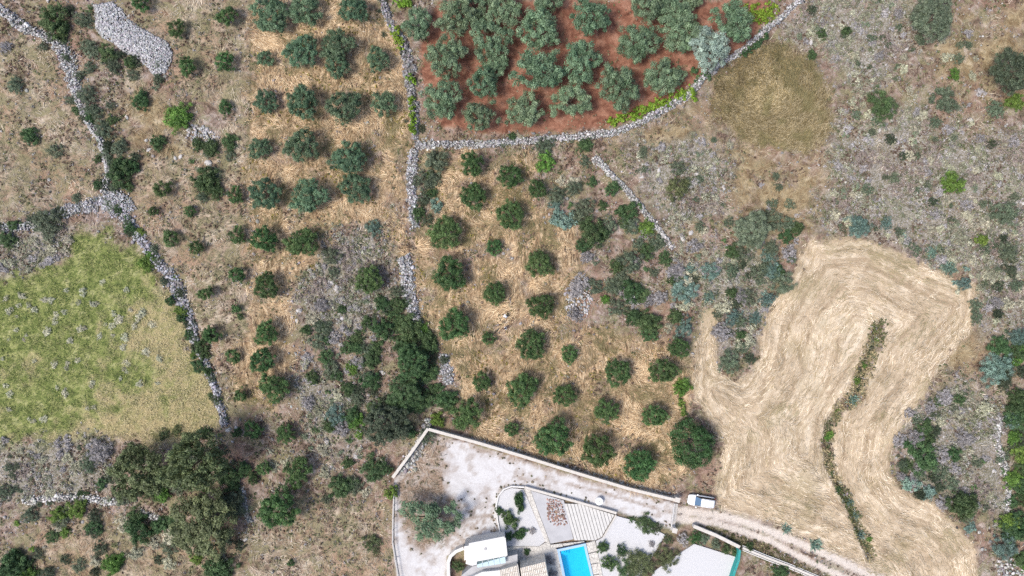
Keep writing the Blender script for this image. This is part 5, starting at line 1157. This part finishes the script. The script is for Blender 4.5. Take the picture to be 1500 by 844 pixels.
# ------------------------------------------------------------------ two people
def skin(name, pts, edges, rad, mat, parent, root=0, sub=2):
    me = bpy.data.meshes.new(name); me.from_pydata(pts, edges, []); me.update()
    o = link(name, me, mat, parent)
    m = o.modifiers.new('skin', 'SKIN'); m.use_smooth_shade = True
    for i, v in enumerate(me.skin_vertices[0].data):
        r = rad[i]; v.radius = r if isinstance(r, tuple) else (r, r); v.use_root = (i == root)
    s = o.modifiers.new('sub', 'SUBSURF'); s.levels = 1; s.render_levels = sub; return o
def person(u, v, rz, bend, label, shirt, legs_m, arms):
    x, y = at(u, v, 1.2)
    t = thing('person', label, 'person', (x, y, gz(x, y) + .02), rz)
    # joints in local metres, facing +x; bend tips the trunk forward at the hips
    cb, sb = math.cos(bend), math.sin(bend)
    def up(px_, py_, pz): d = pz - .95; return (px_*cb + d*sb, py_, .95 + d*cb - px_*sb)
    J = {'pel': (0,0,.95), 'bel': up(0,0,1.10), 'che': up(.01,0,1.30), 'nck': up(.0,0,1.47), 'hd0': up(.03,0,1.56), 'hd1': up(.045,0,1.66), 'hd2': up(.03,0,1.74), 'nose': up(.135,0,1.625)}
    ed = [('pel','bel'),('bel','che'),('che','nck'),('nck','hd0'),('hd0','hd1'),('hd1','hd2'),('hd1','nose')]
    R = {'pel': .145, 'bel': .125, 'che': .145, 'nck': .058, 'hd0': .075, 'hd1': .098, 'hd2': .07, 'nose': .016}
    for s, tag_ in ((1, 'l'), (-1, 'r')):
        J['hip'+tag_] = (0, s*.095, .88); J['kne'+tag_] = (.04 + .05*s, s*.11, .49); J['ank'+tag_] = (-.02 + .06*s, s*.12, .08); J['toe'+tag_] = (.17 + .06*s, s*.14, .035)
        ed += [('pel','hip'+tag_), ('hip'+tag_,'kne'+tag_), ('kne'+tag_,'ank'+tag_), ('ank'+tag_,'toe'+tag_)]
        R.update({'hip'+tag_: .092, 'kne'+tag_: .058, 'ank'+tag_: .042, 'toe'+tag_: .034})
        J['sho'+tag_] = up(0, s*.19, 1.42); e, w = arms
        J['elb'+tag_] = up(e[0], s*e[1], e[2]); J['wri'+tag_] = up(w[0], s*w[1], w[2])
        a = np.array(J['elb'+tag_]); b = np.array(J['wri'+tag_]); dr = (b-a)/np.linalg.norm(b-a); sd = np.cross(dr, (0, s, 0)); sd = sd/(np.linalg.norm(sd)+1e-6)
        J['plm'+tag_] = tuple(b + dr*.07)
        ed += [('che','sho'+tag_), ('sho'+tag_,'elb'+tag_), ('elb'+tag_,'wri'+tag_), ('wri'+tag_,'plm'+tag_)]
        R.update({'sho'+tag_: .066, 'elb'+tag_: .044, 'wri'+tag_: .030, 'plm'+tag_: (.034)})
        for k in range(5):
            sp = (k-2)*.021; base = b + dr*(.085 if k else .02) + sd*(sp if k else -.055); ln = (.055, .07, .08, .075, .06)[k]
            J[f'f{k}{tag_}'] = tuple(base); J[f'g{k}{tag_}'] = tuple(base + dr*ln*.8 + np.array((.0, -s*.02, 0)))
            ed += [('plm'+tag_, f'f{k}{tag_}'), (f'f{k}{tag_}', f'g{k}{tag_}')]; R[f'f{k}{tag_}'] = .0095; R[f'g{k}{tag_}'] = .008
    def build(name, names, mat, grow, sub=2, cut=None):
        idx = {n: i for i, n in enumerate(names)}
        pts = [J[n] if not cut or n not in cut else cut[n] for n in names]
        e = [(idx[a], idx[b]) for a, b in ed if a in idx and b in idx]
        return skin(name, pts, e, [R[n] + grow if not isinstance(R[n], tuple) else R[n] for n in names], mat, t, 0, sub)
    body = build('body', list(J), M['skin'], 0)
    half = lambda a, b, f: tuple(np.array(J[a])*(1-f) + np.array(J[b])*f)
    build('shirt', ['bel','pel','che','shol','shor','elbl','elbr'], M[shirt], .024, cut={'elbl': half('shol','elbl',.75), 'elbr': half('shor','elbr',.75), 'pel': (0,0,.99)})
    build('trousers', ['pel','hipl','hipr','knel','kner','ankl','ankr'], M[legs_m], .022)
    hc = np.array(J['hd1']); ax = np.array(up(0,0,2)) - np.array(up(0,0,1)); fx = np.array(up(1,0,1)) - np.array(up(0,0,1)); sy = np.array((0,1,0))
    V, F = [], []; nr, ns = 7, 16
    for i in range(nr):
        for k in range(ns):
            th = (i + .15)/nr*1.75; ph = 2*math.pi*k/ns; th *= 1 - .32*max(0, math.cos(ph))
            rr = .118*(1 + .04*math.sin(5*ph + i)); p = hc + ax*(math.cos(th)*rr*1.12 - .005) + fx*(math.sin(th)*math.cos(ph)*rr*1.08 - .012) + sy*math.sin(th)*math.sin(ph)*rr
            V.append(tuple(p))
    for i in range(nr-1):
        for k in range(ns): F.append((i*ns+k, i*ns+(k+1) % ns, (i+1)*ns+(k+1) % ns, (i+1)*ns+k))
    F.append(tuple(range(ns-1, -1, -1)))
    h = part('hair', (V, F), M['hair'], t, smooth=True); so = h.modifiers.new('thick', 'SOLIDIFY'); so.thickness = .015
    for s in (1, -1):
        for nm in ('ank', 'toe'): pass
        tg = 'l' if s > 0 else 'r'; a = np.array(J['ank'+tg]); b = np.array(J['toe'+tg])
        skin('shoe', [tuple(a + (-.05, 0, -.03)), tuple((a+b)/2 + (0, 0, -.01)), tuple(b + (.05, 0, .005))], [(0,1),(1,2)], [.045, .048, .04], M['black'], t, 0, 1)
person(740.5, 481, math.radians(200), .12, 'standing person with dark hair in a white top and pale trousers, in the straw', 'whitecloth', 'palecloth', ((.02, .27, 1.16), (.20, .22, 1.02)))
person(741.5, 464.5, math.radians(140), 1.0, 'person with dark hair bending forward in white top and navy trousers', 'whitecloth', 'navycloth', ((.10, .30, 1.20), (.30, .20, 1.12)))
print('objects', len(bpy.data.objects), 'tris', sum(len(m.polygons) for m in bpy.data.meshes))
